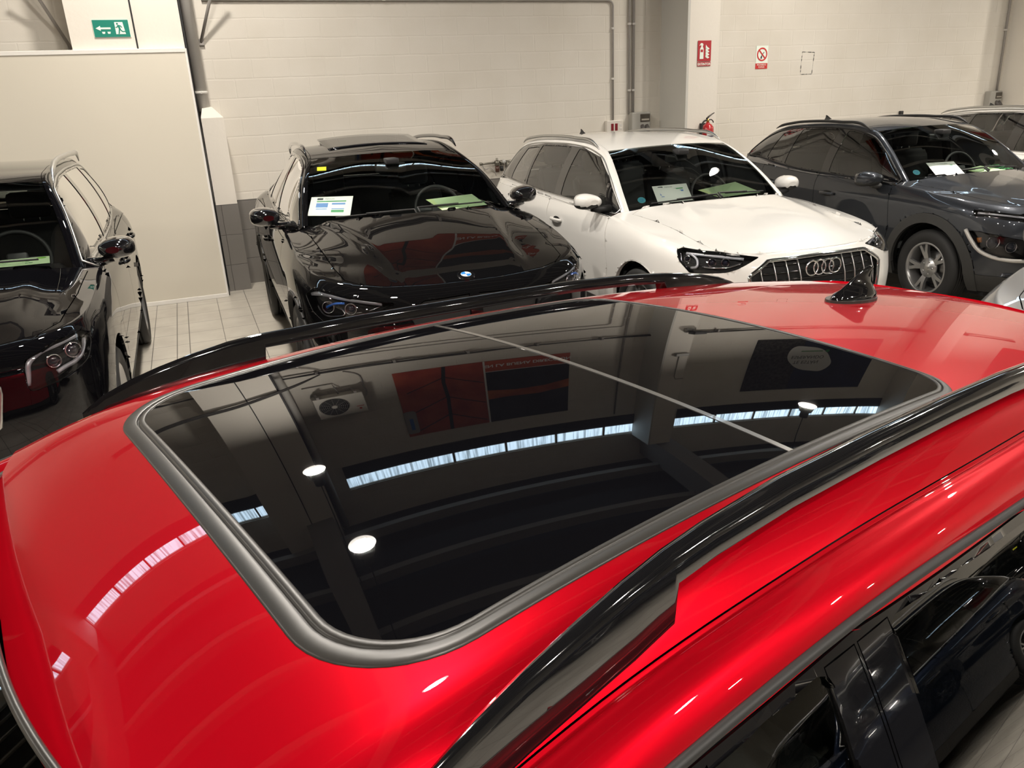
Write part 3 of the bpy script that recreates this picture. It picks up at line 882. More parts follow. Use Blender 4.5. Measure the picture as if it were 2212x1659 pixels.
X0, X1, Y0, ZC = -12.0, 19.0, -14.0, 7.7
bm = bmesh.new(); box(bm, X0-.2, X1+.2, Y0-.2, WY+.3, -.1, 0); struct('floor', bm, M_FLOOR)
bm = bmesh.new(); box(bm, X0-.2, X1+.2, Y0-.2, WY+.3, ZC, ZC+.1); struct('ceiling', bm, M_CEIL)
# back wall: tiled foot, block field, black board below the skylight strip, strip openings
bm = bmesh.new(); box(bm, X0, X1, WY, WY+.2, .965, 6.57); box(bm, X0, X1, WY, WY+.2, 6.86, ZC)
for a, b_ in ((X0, -11.4), (-6.55, -5.98), (-.35, .60), (6.33, 7.05), (12.8, 13.9), (18.2, X1)): box(bm, a, b_, WY, WY+.2, 6.57, 6.86)
struct('wall_back', bm, M_WALL)
bm = bmesh.new(); box(bm, X0, X1, WY-.012, WY+.15, 0, .965); struct('trim_1', bm, M_TILE)
bm = bmesh.new(); box(bm, X0, X1, Y0-.2, Y0, 0, ZC); struct('wall_front', bm, M_WALL)
bm = bmesh.new(); box(bm, X0-.2, X0, Y0, WY, 0, ZC); struct('wall_left', bm, M_WALLY)
bm = bmesh.new(); box(bm, X1, X1+.2, Y0, WY, 0, ZC); struct('wall_right', bm, M_WALLY)
bm = bmesh.new()
for a, b_ in ((X0, -6.2), (-5.98, -.35), (.6, 6.15), (7.06, 12.9), (13.9, X1)): box(bm, a, b_, WY-.03, WY, 6.28, 6.55)
struct('trim_2', bm, M_BLACK)
# daylight strip: ribbed translucent sheet
m = bpy.data.materials.new('daylight strip'); m.use_nodes = True; nt, N, L = nodes(m); N.clear()
o = N.new('ShaderNodeOutputMaterial'); e = N.new('ShaderNodeEmission'); g = N.new('ShaderNodeNewGeometry'); mp = N.new('ShaderNodeMapping'); mp.inputs['Scale'].default_value = (22, 1, 1.2)
L.new(g.outputs['Position'], mp.inputs[0]); n = N.new('ShaderNodeTexNoise'); n.inputs['Scale'].default_value = 1; n.inputs['Detail'].default_value = 5; L.new(mp.outputs[0], n.inputs['Vector'])
rp = N.new('ShaderNodeValToRGB'); rp.color_ramp.elements[0].position = .36; rp.color_ramp.elements[0].color = (.22, .30, .36, 1); rp.color_ramp.elements[1].position = .56; rp.color_ramp.elements[1].color = (.62, .82, 1.0, 1)
L.new(n.outputs['Fac'], rp.inputs[0]); L.new(rp.outputs[0], e.inputs[0]); e.inputs[1].default_value = 9; L.new(e.outputs[0], o.inputs[0]); M_DAY = m
wn = 0
for a, b_ in ((-11.4, -6.55), (-5.98, -.35), (.60, 6.33), (7.05, 12.8), (13.9, 18.2)):
    wn += 1
    W = empty('window_%d' % wn, (a, WY+.06, 6.57)); W['kind'] = 'structure'
    bm = bmesh.new(); box(bm, 0, b_-a, 0, .01, 0, .29); link('window_pane', bm, M_DAY, W)
    bm = bmesh.new(); k = 0
    xx = (2.53 if a > .5 and a < 2 else (a+1.0))-a
    while xx < b_-a-.1: box(bm, xx-.02, xx+.02, -.03, 0, 0, .29); xx += .99
    box(bm, 0, b_-a, -.04, 0, -.001, .02); box(bm, 0, b_-a, -.04, 0, .27, .291)
    link('window_frame', bm, mat('strip frame', (.30, .26, .20), .6), W)
# pillars and roof beams
bm = bmesh.new(); box(bm, -.80, -.235, 8.99, WY, 0, ZC); struct('trim_3', bm, M_PLASTER)
bm = bmesh.new(); box(bm, -.225, .20, 9.0, WY, 0, ZC); struct('trim_4', bm, M_PLASTER)
bm = bmesh.new(); box(bm, -.237, -.222, 8.985, 9.02, 0, ZC); box(bm, .205, .222, 9.02, WY, 0, ZC); struct('trim_5', bm, M_BLACK)
bm = bmesh.new(); box(bm, .24, .465, 9.24, WY, .96, 1.86); 
v = [bm.verts.new(p) for p in ((.24, 9.24, 1.86), (.465, 9.24, 1.86), (.465, WY, 1.86), (.24, WY, 1.86), (.27, 9.34, 1.96), (.37, 9.34, 1.97), (.36, WY, 1.98), (.26, WY, 1.98))]
for q in ((0, 1, 5, 4), (1, 2, 6, 5), (2, 3, 7, 6), (3, 0, 4, 7), (4, 5, 6, 7)): bm.faces.new([v[i] for i in q])
struct('trim_6', bm, M_PLASTER)
bm = bmesh.new(); box(bm, .235, .47, 9.235, WY, 0, .96); struct('trim_7', bm, M_TILE)
bm = bmesh.new(); box(bm, 6.13, 6.58, 8.98, WY, 0, 6.9); struct('trim_8', bm, M_PLASTER)
bm = bmesh.new(); box(bm, 6.095, 6.13, 8.975, WY, 0, 6.9); struct('trim_9', bm, M_PLSHADE)  # thin slab on the pillar's left face, carries its painted shade
bm = bmesh.new(); box(bm, 12.62, 13.2, 9.05, WY, 0, 6.9); struct('trim_10', bm, M_PLASTER)
bm = bmesh.new(); box(bm, -6.5, -6.0, 9.0, WY, 0, 6.9); struct('trim_11', bm, M_PLASTER)
bm = bmesh.new()
for x in (-6.3, -.1, 6.55, 13.0): box(bm, x-.22, x+.22, Y0, WY, 6.95, 7.5)
struct('trim_12', bm, M_CONC)
bm = bmesh.new(); y = 8.9
while y > Y0: box(bm, X0, X1, y-.06, y+.06, 7.42, 7.62); y -= 1.22
struct('trim_13', bm, M_PURL)
# pillar on the far side of the aisle (seen mirrored in the red car's windows)
bm = bmesh.new(); box(bm, 3.0, 3.6, Y0, Y0+.5, 0, ZC); box(bm, -3.6, -3.0, Y0, Y0+.5, 0, ZC); struct('trim_14', bm, M_PLASTER)
# ---------------------------------------------------------------- things on and by the wall
def slab(name, x0, x1, z0, z1, y, th, mm, parent=None):
    bm = bmesh.new(); box(bm, x0, x1, y-th, y, z0, z1); bmesh.ops.recalc_face_normals(bm, faces=bm.faces); return link(name, bm, mm, parent)
P = empty('partition_panel', (-2.2, 8.95, 0)); tag(P, 'tall cream partition board standing in front of the wall at the left', 'partition')
o = obj_box('panel_board', M_PANEL, P, -2.6, 2.39, 0, .05, .04, 2.50)
o = obj_box('panel_trim', M_WTRIM, P, -2.6, 2.395, -.008, .058, 2.485, 2.525, bev=.004)
o = obj_box('panel_trim', M_WTRIM, P, -2.6, 2.395, -.008, .058, .0, .045, bev=.004)
o = obj_box('panel_trim', M_WTRIM, P, 2.388, 2.41, -.004, .054, .0, 2.52, bev=.003)
def pt(Z): return Matrix.Translation(Z)
RX = Matrix.Rotation(radians(90), 4, 'X')
def wtext(bm, s, size, x, y, z, align='LEFT', mi=0, bold=0): add_text(bm, s, size, Matrix.Translation((x, y, z)) @ RX, mi, align, bold)
# exit sign
M_SGREEN = mat('sign green', (.0, .21, .15), .5); M_SWHITE = mat('sign white', (.80, .88, .80), .5); M_SRED = mat('sign red', (.42, .025, .035), .5)
E_ = empty('exit_sign', (-.585, 8.985, 2.635)); tag(E_, 'green exit sign with a running figure and an arrow pointing left', 'sign')
obj_box('sign_plate', M_SGREEN, E_, 0, .312, -.006, 0, 0, .150)
bm = bmesh.new(); y = -.0085
box(bm, -.004, .316, -.003, 0, -.004, .154)
link('sign_border', bm, M_SWHITE, E_)
bm = bmesh.new(); prism(bm, [(.02, .076), (.062, .098), (.062, .084), (.15, .084), (.15, .068), (.062, .068), (.062, .054)], 'y', -.0085, -.006)
prism(bm, [(.19, .024), (.275, .024), (.262, .13), (.19, .13)], 'y', -.0085, -.006)
for q in (.083, .13): prism(bm, [(q-.014, .046), (q+.014, .046), (q+.010, .028), (q-.01, .028)], 'y', -.0085, -.006)
link('sign_symbol', bm, M_SWHITE, E_)
bm = bmesh.new(); f0 = -.0105
prism(bm, circ(.213, .115, .0085, 14), 'y', f0, -.0085)
prism(bm, [(.212, .102), (.224, .105), (.244, .098), (.252, .082), (.247, .079), (.238, .092), (.232, .093), (.238, .066), (.252, .05), (.278, .052), (.278, .045), (.247, .042), (.230, .060), (.221, .026), (.210, .026), (.220, .070), (.216, .090), (.207, .080), (.194, .082), (.194, .088), (.205, .087)], 'y', f0, -.0085)
link('sign_figure', bm, M_SGREEN, E_)
# extinguisher sign on the pillar
X_ = empty('extinguisher_sign', (6.255, 8.975, 2.195)); tag(X_, 'red fire extinguisher sign reading EXTINTOR on the pillar', 'sign')
obj_box('sign_plate', M_SRED, X_, 0, .20, -.004, 0, .058, .30); obj_box('caption_plate', M_SRED, X_, 0, .20, -.004, 0, 0, .05)
bm = bmesh.new(); prism(bm, [(.03, .085), (.085, .085), (.085, .2), (.07, .235), (.08, .25), (.07, .268), (.045, .272), (.03, .255), (.02, .24), (.028, .24), (.04, .25), (.05, .235), (.03, .2)], 'y', -.007, -.004)
for k in range(4): prism(bm, [(.115, .105+k*.034), (.15, .088+k*.034), (.175, .10+k*.034), (.16, .112+k*.034), (.135, .128+k*.034), (.118, .15+k*.034)], 'y', -.007, -.004)
link('sign_symbol', bm, M_SWHITE, X_)
bm = bmesh.new(); box(bm, .04, .075, -.009, -.007, .165, .195); link('symbol_label', bm, M_SRED, X_)
bm = bmesh.new(); wtext(bm, 'EXTINTOR', .040, .10, -.0055, .010, 'CENTER', bold=.001); link('caption_text', bm, M_SWHITE, X_)
# no smoking sign
Q_ = empty('no_smoking_sign', (7.645, WY-.002, 2.155)); tag(Q_, 'small white sign with a red no smoking circle', 'sign')
obj_box('sign_plate', M_SWHITE, Q_, 0, .205, -.004, 0, .072, .30); obj_box('caption_plate', mat('sign bright red', (.55, .03, .03), .5), Q_, 0, .205, -.004, 0, 0, .072)
bm = bmesh.new(); C_ = circ(.1025, .188, .088, 32); D_ = circ(.1025, .188, .070, 32)
for k in range(32):
    k2 = (k+1) % 32; prism(bm, [C_[k], C_[k2], D_[k2], D_[k]], 'y', -.0075, -.004)
prism(bm, [(.035, .245), (.047, .257), (.170, .132), (.158, .120)], 'y', -.0080, -.004); link('ban_ring', bm, MATS['sign bright red'], Q_)
bm = bmesh.new(); prism(bm, [(.075, .135), (.10, .13), (.105, .165), (.085, .17)], 'y', -.006, -.004); prism(bm, [(.09, .17), (.10, .17), (.14, .215), (.13, .22)], 'y', -.006, -.004); link('match_symbol', bm, M_INKK, Q_)
bm = bmesh.new(); wtext(bm, 'PROHIBIDO', .030, .1025, -.0055, .042, 'CENTER'); wtext(bm, 'FUMAR', .032, .1025, -.0055, .012, 'CENTER'); link('caption_text', bm, M_SWHITE, Q_)
# glue outline left by an old sign
bm = bmesh.new(); random.seed(9); CR = [(8.46, 2.36), (8.68, 2.35), (8.66, 2.06), (8.45, 2.06)]; PP = []; RR = []
for k in range(4):
    a, b_ = CR[k], CR[(k+1) % 4]
    for i in range(14):
        q = i/14; PP.append((a[0]+(b_[0]-a[0])*q, WY-.0015, a[1]+(b_[1]-a[1])*q)); RR.append(random.choice([.0008, .001, .005, .0065, .0055]))
tube(bm, PP, RR, 6, closed=True)
tag(link('glue_mark', bm, mat('old dark glue', (.12, .12, .11), .8)), 'broken rectangle of dark glue left on the wall by a removed sign', 'mark')
# fire extinguisher on the pillar
F_ = empty('fire_extinguisher', (6.375, 8.87, .98)); tag(F_, 'red fire extinguisher hanging on the pillar below its sign', 'fire extinguisher')
RXl = Matrix.Rotation(radians(90), 4, 'X')
M_EXR = mat('extinguisher red', (.42, .02, .025), .25, 0, .6)
bm = bmesh.new(); lathe(bm, [(0, 0), (.07, 0), (.08, .015), (.08, .44), (.074, .475), (.05, .505), (.026, .517), (.024, .53), (0, .53)], 32, M=RXl)
bmesh.ops.recalc_face_normals(bm, faces=bm.faces); link('cylinder', bm, M_EXR, F_)
bm = bmesh.new(); N_ = 10
for k in range(N_):
    a0 = radians(-130+k*10); a1 = radians(-130+(k+1)*10); r = .0812
    bm.faces.new([bm.verts.new((r*cos(a)+.0, r*sin(a), z)) for a, z in ((a0, .13), (a1, .13), (a1, .40), (a0, .40))])
link('extinguisher_label', bm, mat('label paper', (.62, .62, .62), .5), F_)
for k in range(5):
    z = .37-k*.045; h = .012 if k else .02; nn_ = 9 if k != 2 else 4; bm = bmesh.new(); r = .0818
    T0 = [bm.verts.new((r*cos(radians(-126+j_*9.2)), r*sin(radians(-126+j_*9.2)), z)) for j_ in range(nn_+1)]; T1 = [bm.verts.new((v.co.x, v.co.y, z-h)) for v in T0]
    for j_ in range(nn_): bm.faces.new((T0[j_], T1[j_], T1[j_+1], T0[j_+1]))
    link('print_line', bm, mat('label print', (.09, .08, .10), .5), F_)
bm = bmesh.new(); tube(bm, [(0, 0, .53), (0, 0, .575)], .018, 12); link('brass_valve', bm, mat('brass', (.55, .38, .12), .3, 1), F_)
bm = bmesh.new(); tube(bm, [(-.02, 0, .575), (.01, 0, .60), (.06, 0, .63), (.095, 0, .645)], [.013, .012, .008, .007], 8)
tube(bm, [(.015, 0, .56), (.05, 0, .565), (.075, 0, .55), (.088, 0, .525)], .007, 8); link('lever', bm, mat('dark metal lever', (.06, .055, .05), .4, .6), F_)
bm = bmesh.new(); tube(bm, spl([(-.015, 0, .56), (-.07, -.01, .545), (-.105, -.02, .45), (-.115, -.03, .30), (-.11, -.03, .12), (-.10, -.02, .05)], 24), .011, 10); link('hose', bm, M_RUBBER, F_)
bm = bmesh.new(); box(bm, -.05, .05, .075, .108, .2, .52); box(bm, -.03, .03, .05, .08, .46, .52); link('wall_bracket', bm, M_PLAST, F_)
# socket box with two red outlets
M_BOXW = mat('white plastic box', (.66, .62, .56), .4); M_BOXG = mat('grey plastic box', (.36, .35, .32), .45)
S_ = empty('socket_box', (5.245, WY, 1.42)); tag(S_, 'white wall box with two dark red power sockets', 'socket box')
obj_box('box_body', M_BOXW, S_, 0, .25, -.06, 0, 0, .165, bev=.008)
M_SOCK = mat('dark red socket', (.20, .012, .02), .35)
for k in (0, 1): obj_box('power_socket', M_SOCK, S_, .065+k*.06, .103+k*.06, -.066, -.058, .035, .125, bev=.003)
for k in (0, 1): obj_box('blank_cover', M_STEELP, S_, .195, .225, -.063, -.058, .045+k*.045, .07+k*.045, bev=.002)
def cons_unit(x, z, s=1.0, label=''):
    U = empty('power_outlet_box', (x, WY, z)); tag(U, label, 'electrical box')
    obj_box('box_body', M_BOXG, U, 0, .285*s, -.11, 0, 0, .27*s, bev=.012)
    obj_box('breaker_window', mat('smoked window', (.07, .06, .05), .15), U, .125*s, .27*s, -.118, -.108, .145*s, .245*s, bev=.004)
    obj_box('breaker_row', mat('breaker grey', (.40, .37, .32), .5), U, .14*s, .255*s, -.121, -.117, .165*s, .185*s)
    for k in (0, 1):
        bm = bmesh.new(); tube(bm, [((.155+.07*k)*s, -.10, .10*s), ((.165+.07*k)*s, -.15, .03*s)], .028*s, 14); link('industrial_socket', bm, mat('socket grey', (.10, .09, .085), .5), U)
    return U
cons_unit(5.60, 1.40, 1, 'grey electrical box with a smoked window between the socket box and the pillar')
cons_unit(12.28, 1.43, .95, 'grey electrical box on the far right wall below a single conduit')
def conduit(pts, r, label, group=None, name='conduit', m_=None, clips=()):
    R_ = empty(name, pts[0]); tag(R_, label, 'pipe', group); q = np.array(pts[0])
    bm = bmesh.new(); tube(bm, [tuple(np.array(p)-q) for p in pts], r, 10); link('conduit_tube', bm, m_ or M_PIPE, R_, True)
    for c in clips:
        bm = bmesh.new(); box(bm, -r*1.5, r*1.5, -r*1.3, .017, -.012, .012); o = link('conduit_clip', bm, M_STEELP, R_); o.location = tuple(np.array(c)-q)
    return R_
def arc(cx, cz, r, a0, a1, y, n=6): return [(cx+r*cos(radians(a0+(a1-a0)*k/n)), y, cz+r*sin(radians(a0+(a1-a0)*k/n))) for k in range(n+1)]
yw = WY-.022
conduit([(.45, yw, 3.03)]+arc(5.29, 2.955, .07, 90, 0, yw)+[(5.36, yw, 1.585)], .013, 'thin grey conduit running along the wall and down to the red socket box', clips=[(2.4, yw, 3.03), (5.36, yw, 2.7), (5.36, yw, 2.1)])
conduit([(.45, yw, 3.16)]+arc(5.53, 3.09, .07, 90, 0, yw)+[(5.60, yw, 1.65)], .013, 'left one of two parallel conduits above the grey electrical box', clips=[(5.6, yw, 2.75), (5.6, yw, 1.95)])
conduit([(5.665, yw, 6.2), (5.665, yw, 1.66)], .016, 'right one of two parallel conduits above the grey electrical box, the longer one', clips=[(5.665, yw, 2.75), (5.665, yw, 1.95)])
conduit([(12.50, yw, 4.5), (12.52, yw, 1.66)], .016, 'single conduit dropping to the electrical box at far right', clips=[(12.5, yw, 2.6)])
# big rain pipe
G_ = empty('drain_pipe', (.29, 9.40, 1.93)); tag(G_, 'thick white vertical pipe rising from the plaster pillar stub', 'pipe')
bm = bmesh.new(); tube(bm, [(0, 0, 0), (0, 0, 5.6)], .062, 20); link('pipe_tube', bm, M_STEELP, G_, True)
bm = bmesh.new(); tube(bm, [(0, 0, .17), (0, 0, .20)], .068, 20); tube(bm, [(0, -.068, .185), (0, -.095, .185)], .012, 8); link('pipe_clamp', bm, M_STEELP, G_)
# brackets off the pillar heads
def brace(p, q, label):
    B_ = empty('wall_brace', p); tag(B_, label, 'brace', None); d = np.array(q)-np.array(p)
    bm = bmesh.new(); tube(bm, [(0, 0, 0), tuple(d)], .016, 8); link('brace_rod', bm, M_PIPE, B_, True)
    bm = bmesh.new(); box(bm, -.03, .03, -.01, .02, -.03, .03); o = link('brace_foot', bm, M_PIPE, B_); o.location = tuple(d); return B_
brace((.62, WY-.32, 3.25), (.38, WY-.02, 2.62), 'slanting rod right of the drain pipe at the top of the photo')
brace((-1.12, WY-.30, 3.25), (-.86, WY-.02, 2.58), 'slanting rod on the wall left of the exit sign')
# air line manifold
A_ = empty('air_line_manifold', (3.45, WY-.05, 1.155)); tag(A_, 'small compressed air manifold with filter bowls low on the wall between two cars', 'manifold')
M_MET = mat('dull metal', (.20, .19, .16), .4, .8)
bm = bmesh.new(); tube(bm, [(0, 0, 0), (.24, 0, .01)], .012, 10); tube(bm, [(.24, 0, .01), (.50, 0, .012)], .016, 10); tube(bm, [(0, 0, -.015), (0, 0, .02)], .018, 8); tube(bm, [(.5, 0, -.01), (.5, 0, .035)], .018, 8)
tube(bm, [(.22, 0, .01), (.22, 0, .06)], .014, 8); link('air_rail', bm, M_MET, A_, True)
bm = bmesh.new(); tube(bm, [(.22, 0, -.03), (.22, 0, .03)], .032, 14); tube(bm, [(.29, 0, -.03), (.29, 0, .03)], .028, 14); tube(bm, [(.35, 0, -.09), (.35, 0, .02)], .018, 12); link('filter_head', bm, M_MET, A_, True)
bm = bmesh.new(); tube(bm, [(.22, 0, -.11), (.22, 0, -.035)], .026, 14); link('brown_bowl', bm, mat('brown bowl', (.07, .03, .02), .3), A_, True)
bm = bmesh.new(); tube(bm, [(.28, 0, -.10), (.28, 0, -.04)], .022, 14); link('black_bowl', bm, M_RUBBER, A_, True)
bm = bmesh.new(); tube(bm, [(.30, -.03, .015), (.30, -.045, .015)], .024, 16); link('pressure_gauge', bm, mat('gauge face', (.5, .5, .48), .3), A_, True)
bm = bmesh.new(); tube(bm, spl([(.02, 0, -.01), (.06, 0, -.07), (.12, 0, -.05), (.18, 0, -.10), (.2, 0, -.15)], 16), .006, 6); link('air_hose', bm, M_PIPE, A_, True)
# wall hook
H_ = tag(obj_box('wall_hook', M_PLAST, None, 10.44, 10.50, WY-.05, WY, 1.36, 1.47, bev=.01), 'small dark wall fitting just above the grey car roof', 'wall fitting')
# cable tray, air conditioner, posters: above the frame, mirrored in the red car's glass roof
T_ = empty('cable_tray', (X0+.3, WY-.045, 3.6)); tag(T_, 'bundle of cables clipped along the upper wall, mirrored in the glass roof', 'cables')
random.seed(3); bm = bmesh.new()
for k in range(3):
    pts = []; x = 0; 
    while x < 28: pts.append((x, -.03-.012*k, .02*sin(x*1.3+k)+.016*k+random.uniform(-.008, .008)+(.16*math.exp(-((x-(12.0-.3-.2))/1.0)**2) if False else 0))); x += .55
    tube(bm, spl(pts, 160), .011+.004*k, 6)
link('cable_run', bm, mat('dark cable', (.06, .055, .05), .6), T_, True)
CB = empty('cable_bundle', (-2.6, 8.93, 4.25)); tag(CB, 'thick cable bundle crossing in front of the white pillar, mirrored in the roof', 'cables')
bm = bmesh.new()
for k in range(3):
    tube(bm, spl([(0, -.01*k, .03*k), (.65, -.012*k, -.10+.02*k), (1.4, .01*k, -.27+.03*k), (2.3, -.01*k, -.32+.02*k), (3.0, .1, -.50+.02*k), (3.45, .5, -.60)], 40), .016, 8)
link('cable_run', bm, MATS['dark cable'], CB, True)
for k in range(24): o = obj_box('cable_clip', M_PIPE, T_, 1.1*k+.4, 1.1*k+.44, -.07, .044, -.05, .06)
AC = empty('air_conditioner', (.58, WY-.34, 4.33)); tag(AC, 'white outdoor air conditioner unit high on the wall, mirrored in the glass roof', 'air conditioner')
M_ACW = mat('air conditioner white', (.66, .63, .57), .5)
obj_box('unit_case', M_ACW, AC, 0, .72, 0, .28, 0, .54, bev=.012)
bm = bmesh.new(); lathe(bm, [(0, .0), (.21, .0), (.22, -.01), (.21, -.02), (0, -.012)], 36, M=Matrix.Translation((.26, 0, .27))); bmesh.ops.recalc_face_normals(bm, faces=bm.faces); link('fan_recess', bm, M_DARK, AC)
bm = bmesh.new()
for r in np.linspace(.05, .21, 7):
    tube(bm, [(.26+r*cos(a), -.025, .27+r*sin(a)) for a in np.linspace(0, 2*pi, 33)[:-1]], .003, 5, closed=True)
for k in range(12): tube(bm, [(.26+.04*cos(k*pi/6), -.025, .27+.04*sin(k*pi/6)), (.26+.215*cos(k*pi/6), -.025, .27+.215*sin(k*pi/6))], .003, 5)
link('fan_guard', bm, M_PIPE, AC); bm = bmesh.new(); tube(bm, [(.26, -.03, .27), (.26, -.02, .27)], .04, 20); link('fan_hub', bm, M_ACW, AC)
bm = bmesh.new(); box(bm, .57, .68, -.004, 0, .36, .375); tube(bm, [(.62, -.005, .43), (.62, 0, .43)], .022, 16); link('red_logo', bm, MATS['sign bright red'], AC)
for x in (.08, .62): obj_box('support_bracket', M_PIPE, AC, x-.02, x+.02, 0, .34, -.05, 0)
bm = bmesh.new(); tube(bm, spl([(.72, .1, .2), (.80, .2, .15), (.81, .31, -.1), (.78, .32, -.45), (.6, .32, -.62)], 24), .014, 8); tube(bm, [(-.05, .31, -.28), (.38, .31, -.28), (.40, .2, -.1), (.40, .15, 0)], .012, 8); link('coolant_pipe', bm, M_PIPE, AC, True)
# poster A + B
def poster(name, x0, x1, z0, z1, label, col, mm=None):
    P_ = empty(name, (x0, WY-.004, z0)); tag(P_, label, 'poster'); obj_box('poster_sheet', mm or mat(name+' base', col, .45), P_, 0, x1-x0, -.012, 0, 0, z1-z0); return P_
# red leather-like pattern with noise
def noisy(name, c1, c2, sc):
    m = bpy.data.materials.new(name); m.use_nodes = True; nt, N, L = nodes(m); b = N['Principled BSDF']; n = N.new('ShaderNodeTexNoise'); n.inputs['Scale'].default_value = sc; n.inputs['Detail'].default_value = 8
    g = N.new('ShaderNodeNewGeometry'); L.new(g.outputs['Position'], n.inputs['Vector']); r = N.new('ShaderNodeValToRGB'); r.color_ramp.elements[0].position = .35; r.color_ramp.elements[1].position = .65
    r.color_ramp.elements[0].color = (*c1, 1); r.color_ramp.elements[1].color = (*c2, 1); L.new(n.outputs['Fac'], r.inputs[0]); L.new(r.outputs[0], b.inputs['Base Color']); b.inputs['Roughness'].default_value = .45; return m
PA = poster('red_poster', 1.85, 3.25, 4.05, 5.92, 'red poster with branching dark lines, mirrored in the glass roof', None, noisy('poster red', (.34, .035, .02), (.50, .09, .04), 2.5))
bm = bmesh.new()
def pl(*p, r=.018):
    for (a, c), (b_, d) in zip(p, p[1:]):
        L_ = math.dist((a, c), (b_, d)); nx, nz = -(d-c)/L_*r, (b_-a)/L_*r; prism(bm, [(a+nx, c+nz), (b_+nx, d+nz), (b_-nx, d-nz), (a-nx, c-nz)], 'y', -.015, -.012)
pl((.78, 0), (.74, .5), (.77, 1.0), (.74, 1.87), r=.03)
for s in (1, -1):
    for z in (.35, .95, 1.45): pl((.76, z), (.76+s*.30, z+.17), (.76+s*.62, z+.33), r=.010)
link('dark_lines', bm, M_BLACK, PA)
PB = poster('slogan_poster', 3.28, 4.72, 4.05, 5.92, 'dark poster with a red band reading EN LA BUENA DIRECCIÓN, mirrored in the roof', None, noisy('poster dark', (.008, .009, .013), (.03, .032, .04), 2))
bm = bmesh.new(); box(bm, 0, 1.44, -.016, -.012, 0, .36); link('slogan_band', bm, noisy('band red', (.48, .07, .035), (.55, .10, .04), 1), PB)
bm = bmesh.new(); box(bm, 0, 1.44, -.017, -.012, .36, .375); box(bm, -.03, 0, -.017, 0, 0, 1.87); wtext(bm, 'EN LA BUENA DIRECCIÓN', .125, .72, -.018, .14, 'CENTER', bold=.003); link('slogan_text', bm, M_PAPER, PB)
bm = bmesh.new(); prism(bm, [(0, .95), (.5, 1.02), (1.0, 1.0), (1.44, .88), (1.44, 1.12), (.9, 1.22), (.3, 1.20), (0, 1.22)], 'y', -.016, -.012); link('orange_glow', bm, noisy('poster orange', (.30, .05, .012), (.55, .14, .03), 3), PB)
bm = bmesh.new(); prism(bm, rpoly([(0, 0), (.20, 0), (.20, .60), (0, .60)], .06), 'y', -.02, 0)
BD = empty('rounded_plate', (1.84, WY-.024, 5.24)); tag(BD, 'rounded white plate on the lower left of the red poster, mirrored in the glass roof', 'plate')
link('plate_body', bm, mat('dim white plate', (.34, .34, .33), .4), BD)
bm = bmesh.new(); box(bm, .07, .13, -.023, -.02, .2, .5); link('plate_print', bm, M_INKB, BD)
PC = poster('dark_poster', 8.45, 11.65, 4.08, 5.87, 'wide dark blue poster with white bubble reading TE ESTÁN ESPERANDO, mirrored in the roof', None, noisy('poster navy', (.006, .010, .028), (.012, .020, .055), 1.5))
bm = bmesh.new(); box(bm, 0, 1.15, -.015, -.012, 0, 1.79); link('dark_photo_field', bm, noisy('poster trees', (.006, .006, .007), (.06, .055, .05), 14), PC)
bm = bmesh.new(); prism(bm, rpoly([(.9, .25), (1.75, .38), (2.12, .95), (1.9, 1.22), (1.2, 1.12), (.82, .70)], .42, 8), 'y', -.018, -.012); link('white_bubble', bm, mat('bubble white', (.62, .62, .60), .5), PC)
bm = bmesh.new(); wtext(bm, 'TE ESTÁN', .15, 1.38, -.02, .82, 'CENTER'); wtext(bm, 'ESPERANDO', .15, 1.38, -.02, .64, 'CENTER'); link('bubble_text', bm, M_INKK, PC)
bm = bmesh.new(); box(bm, 1.15, 1.7, -.02, -.018, .46, .49); tube(bm, [(1.82, -.021, .47), (1.82, -.018, .47)], .05, 14); link('bubble_logo', bm, M_INKG, PC)
PD = poster('red_sheet_poster', 15.7, 18.2, 4.0, 5.8, 'red poster on the far right end of the wall, mirrored in the red roof', None, mat('sheet red', (.45, .03, .03), .5))
# camera and junction box on the pillar
CM = empty('wall_camera', (6.42, 8.98, 3.35)); tag(CM, 'black camera housing with a junction box on the pillar, mirrored in the glass roof', 'camera')
obj_box('camera_body', M_PLAST, CM, 0, .24, -.22, -.04, .06, .17, bev=.02); obj_box('junction_box', M_BOXG, CM, -.06, .08, -.06, 0, -.05, .08, bev=.008)
FX = empty('pillar_fitting', (6.30, 8.98, 4.20)); tag(FX, 'small emergency light with a cable on the pillar, mirrored in the glass roof', 'lamp')
obj_box('fitting_body', M_BOXG, FX, 0, .26, -.07, 0, 0, .09, bev=.01)
bm = bmesh.new(); tube(bm, [(.1, -.01, .09), (.1, -.01, .75), (.13, -.01, .82), (.28, -.01, .82)], .008, 6); link('fitting_cable', bm, M_PIPE, FX)
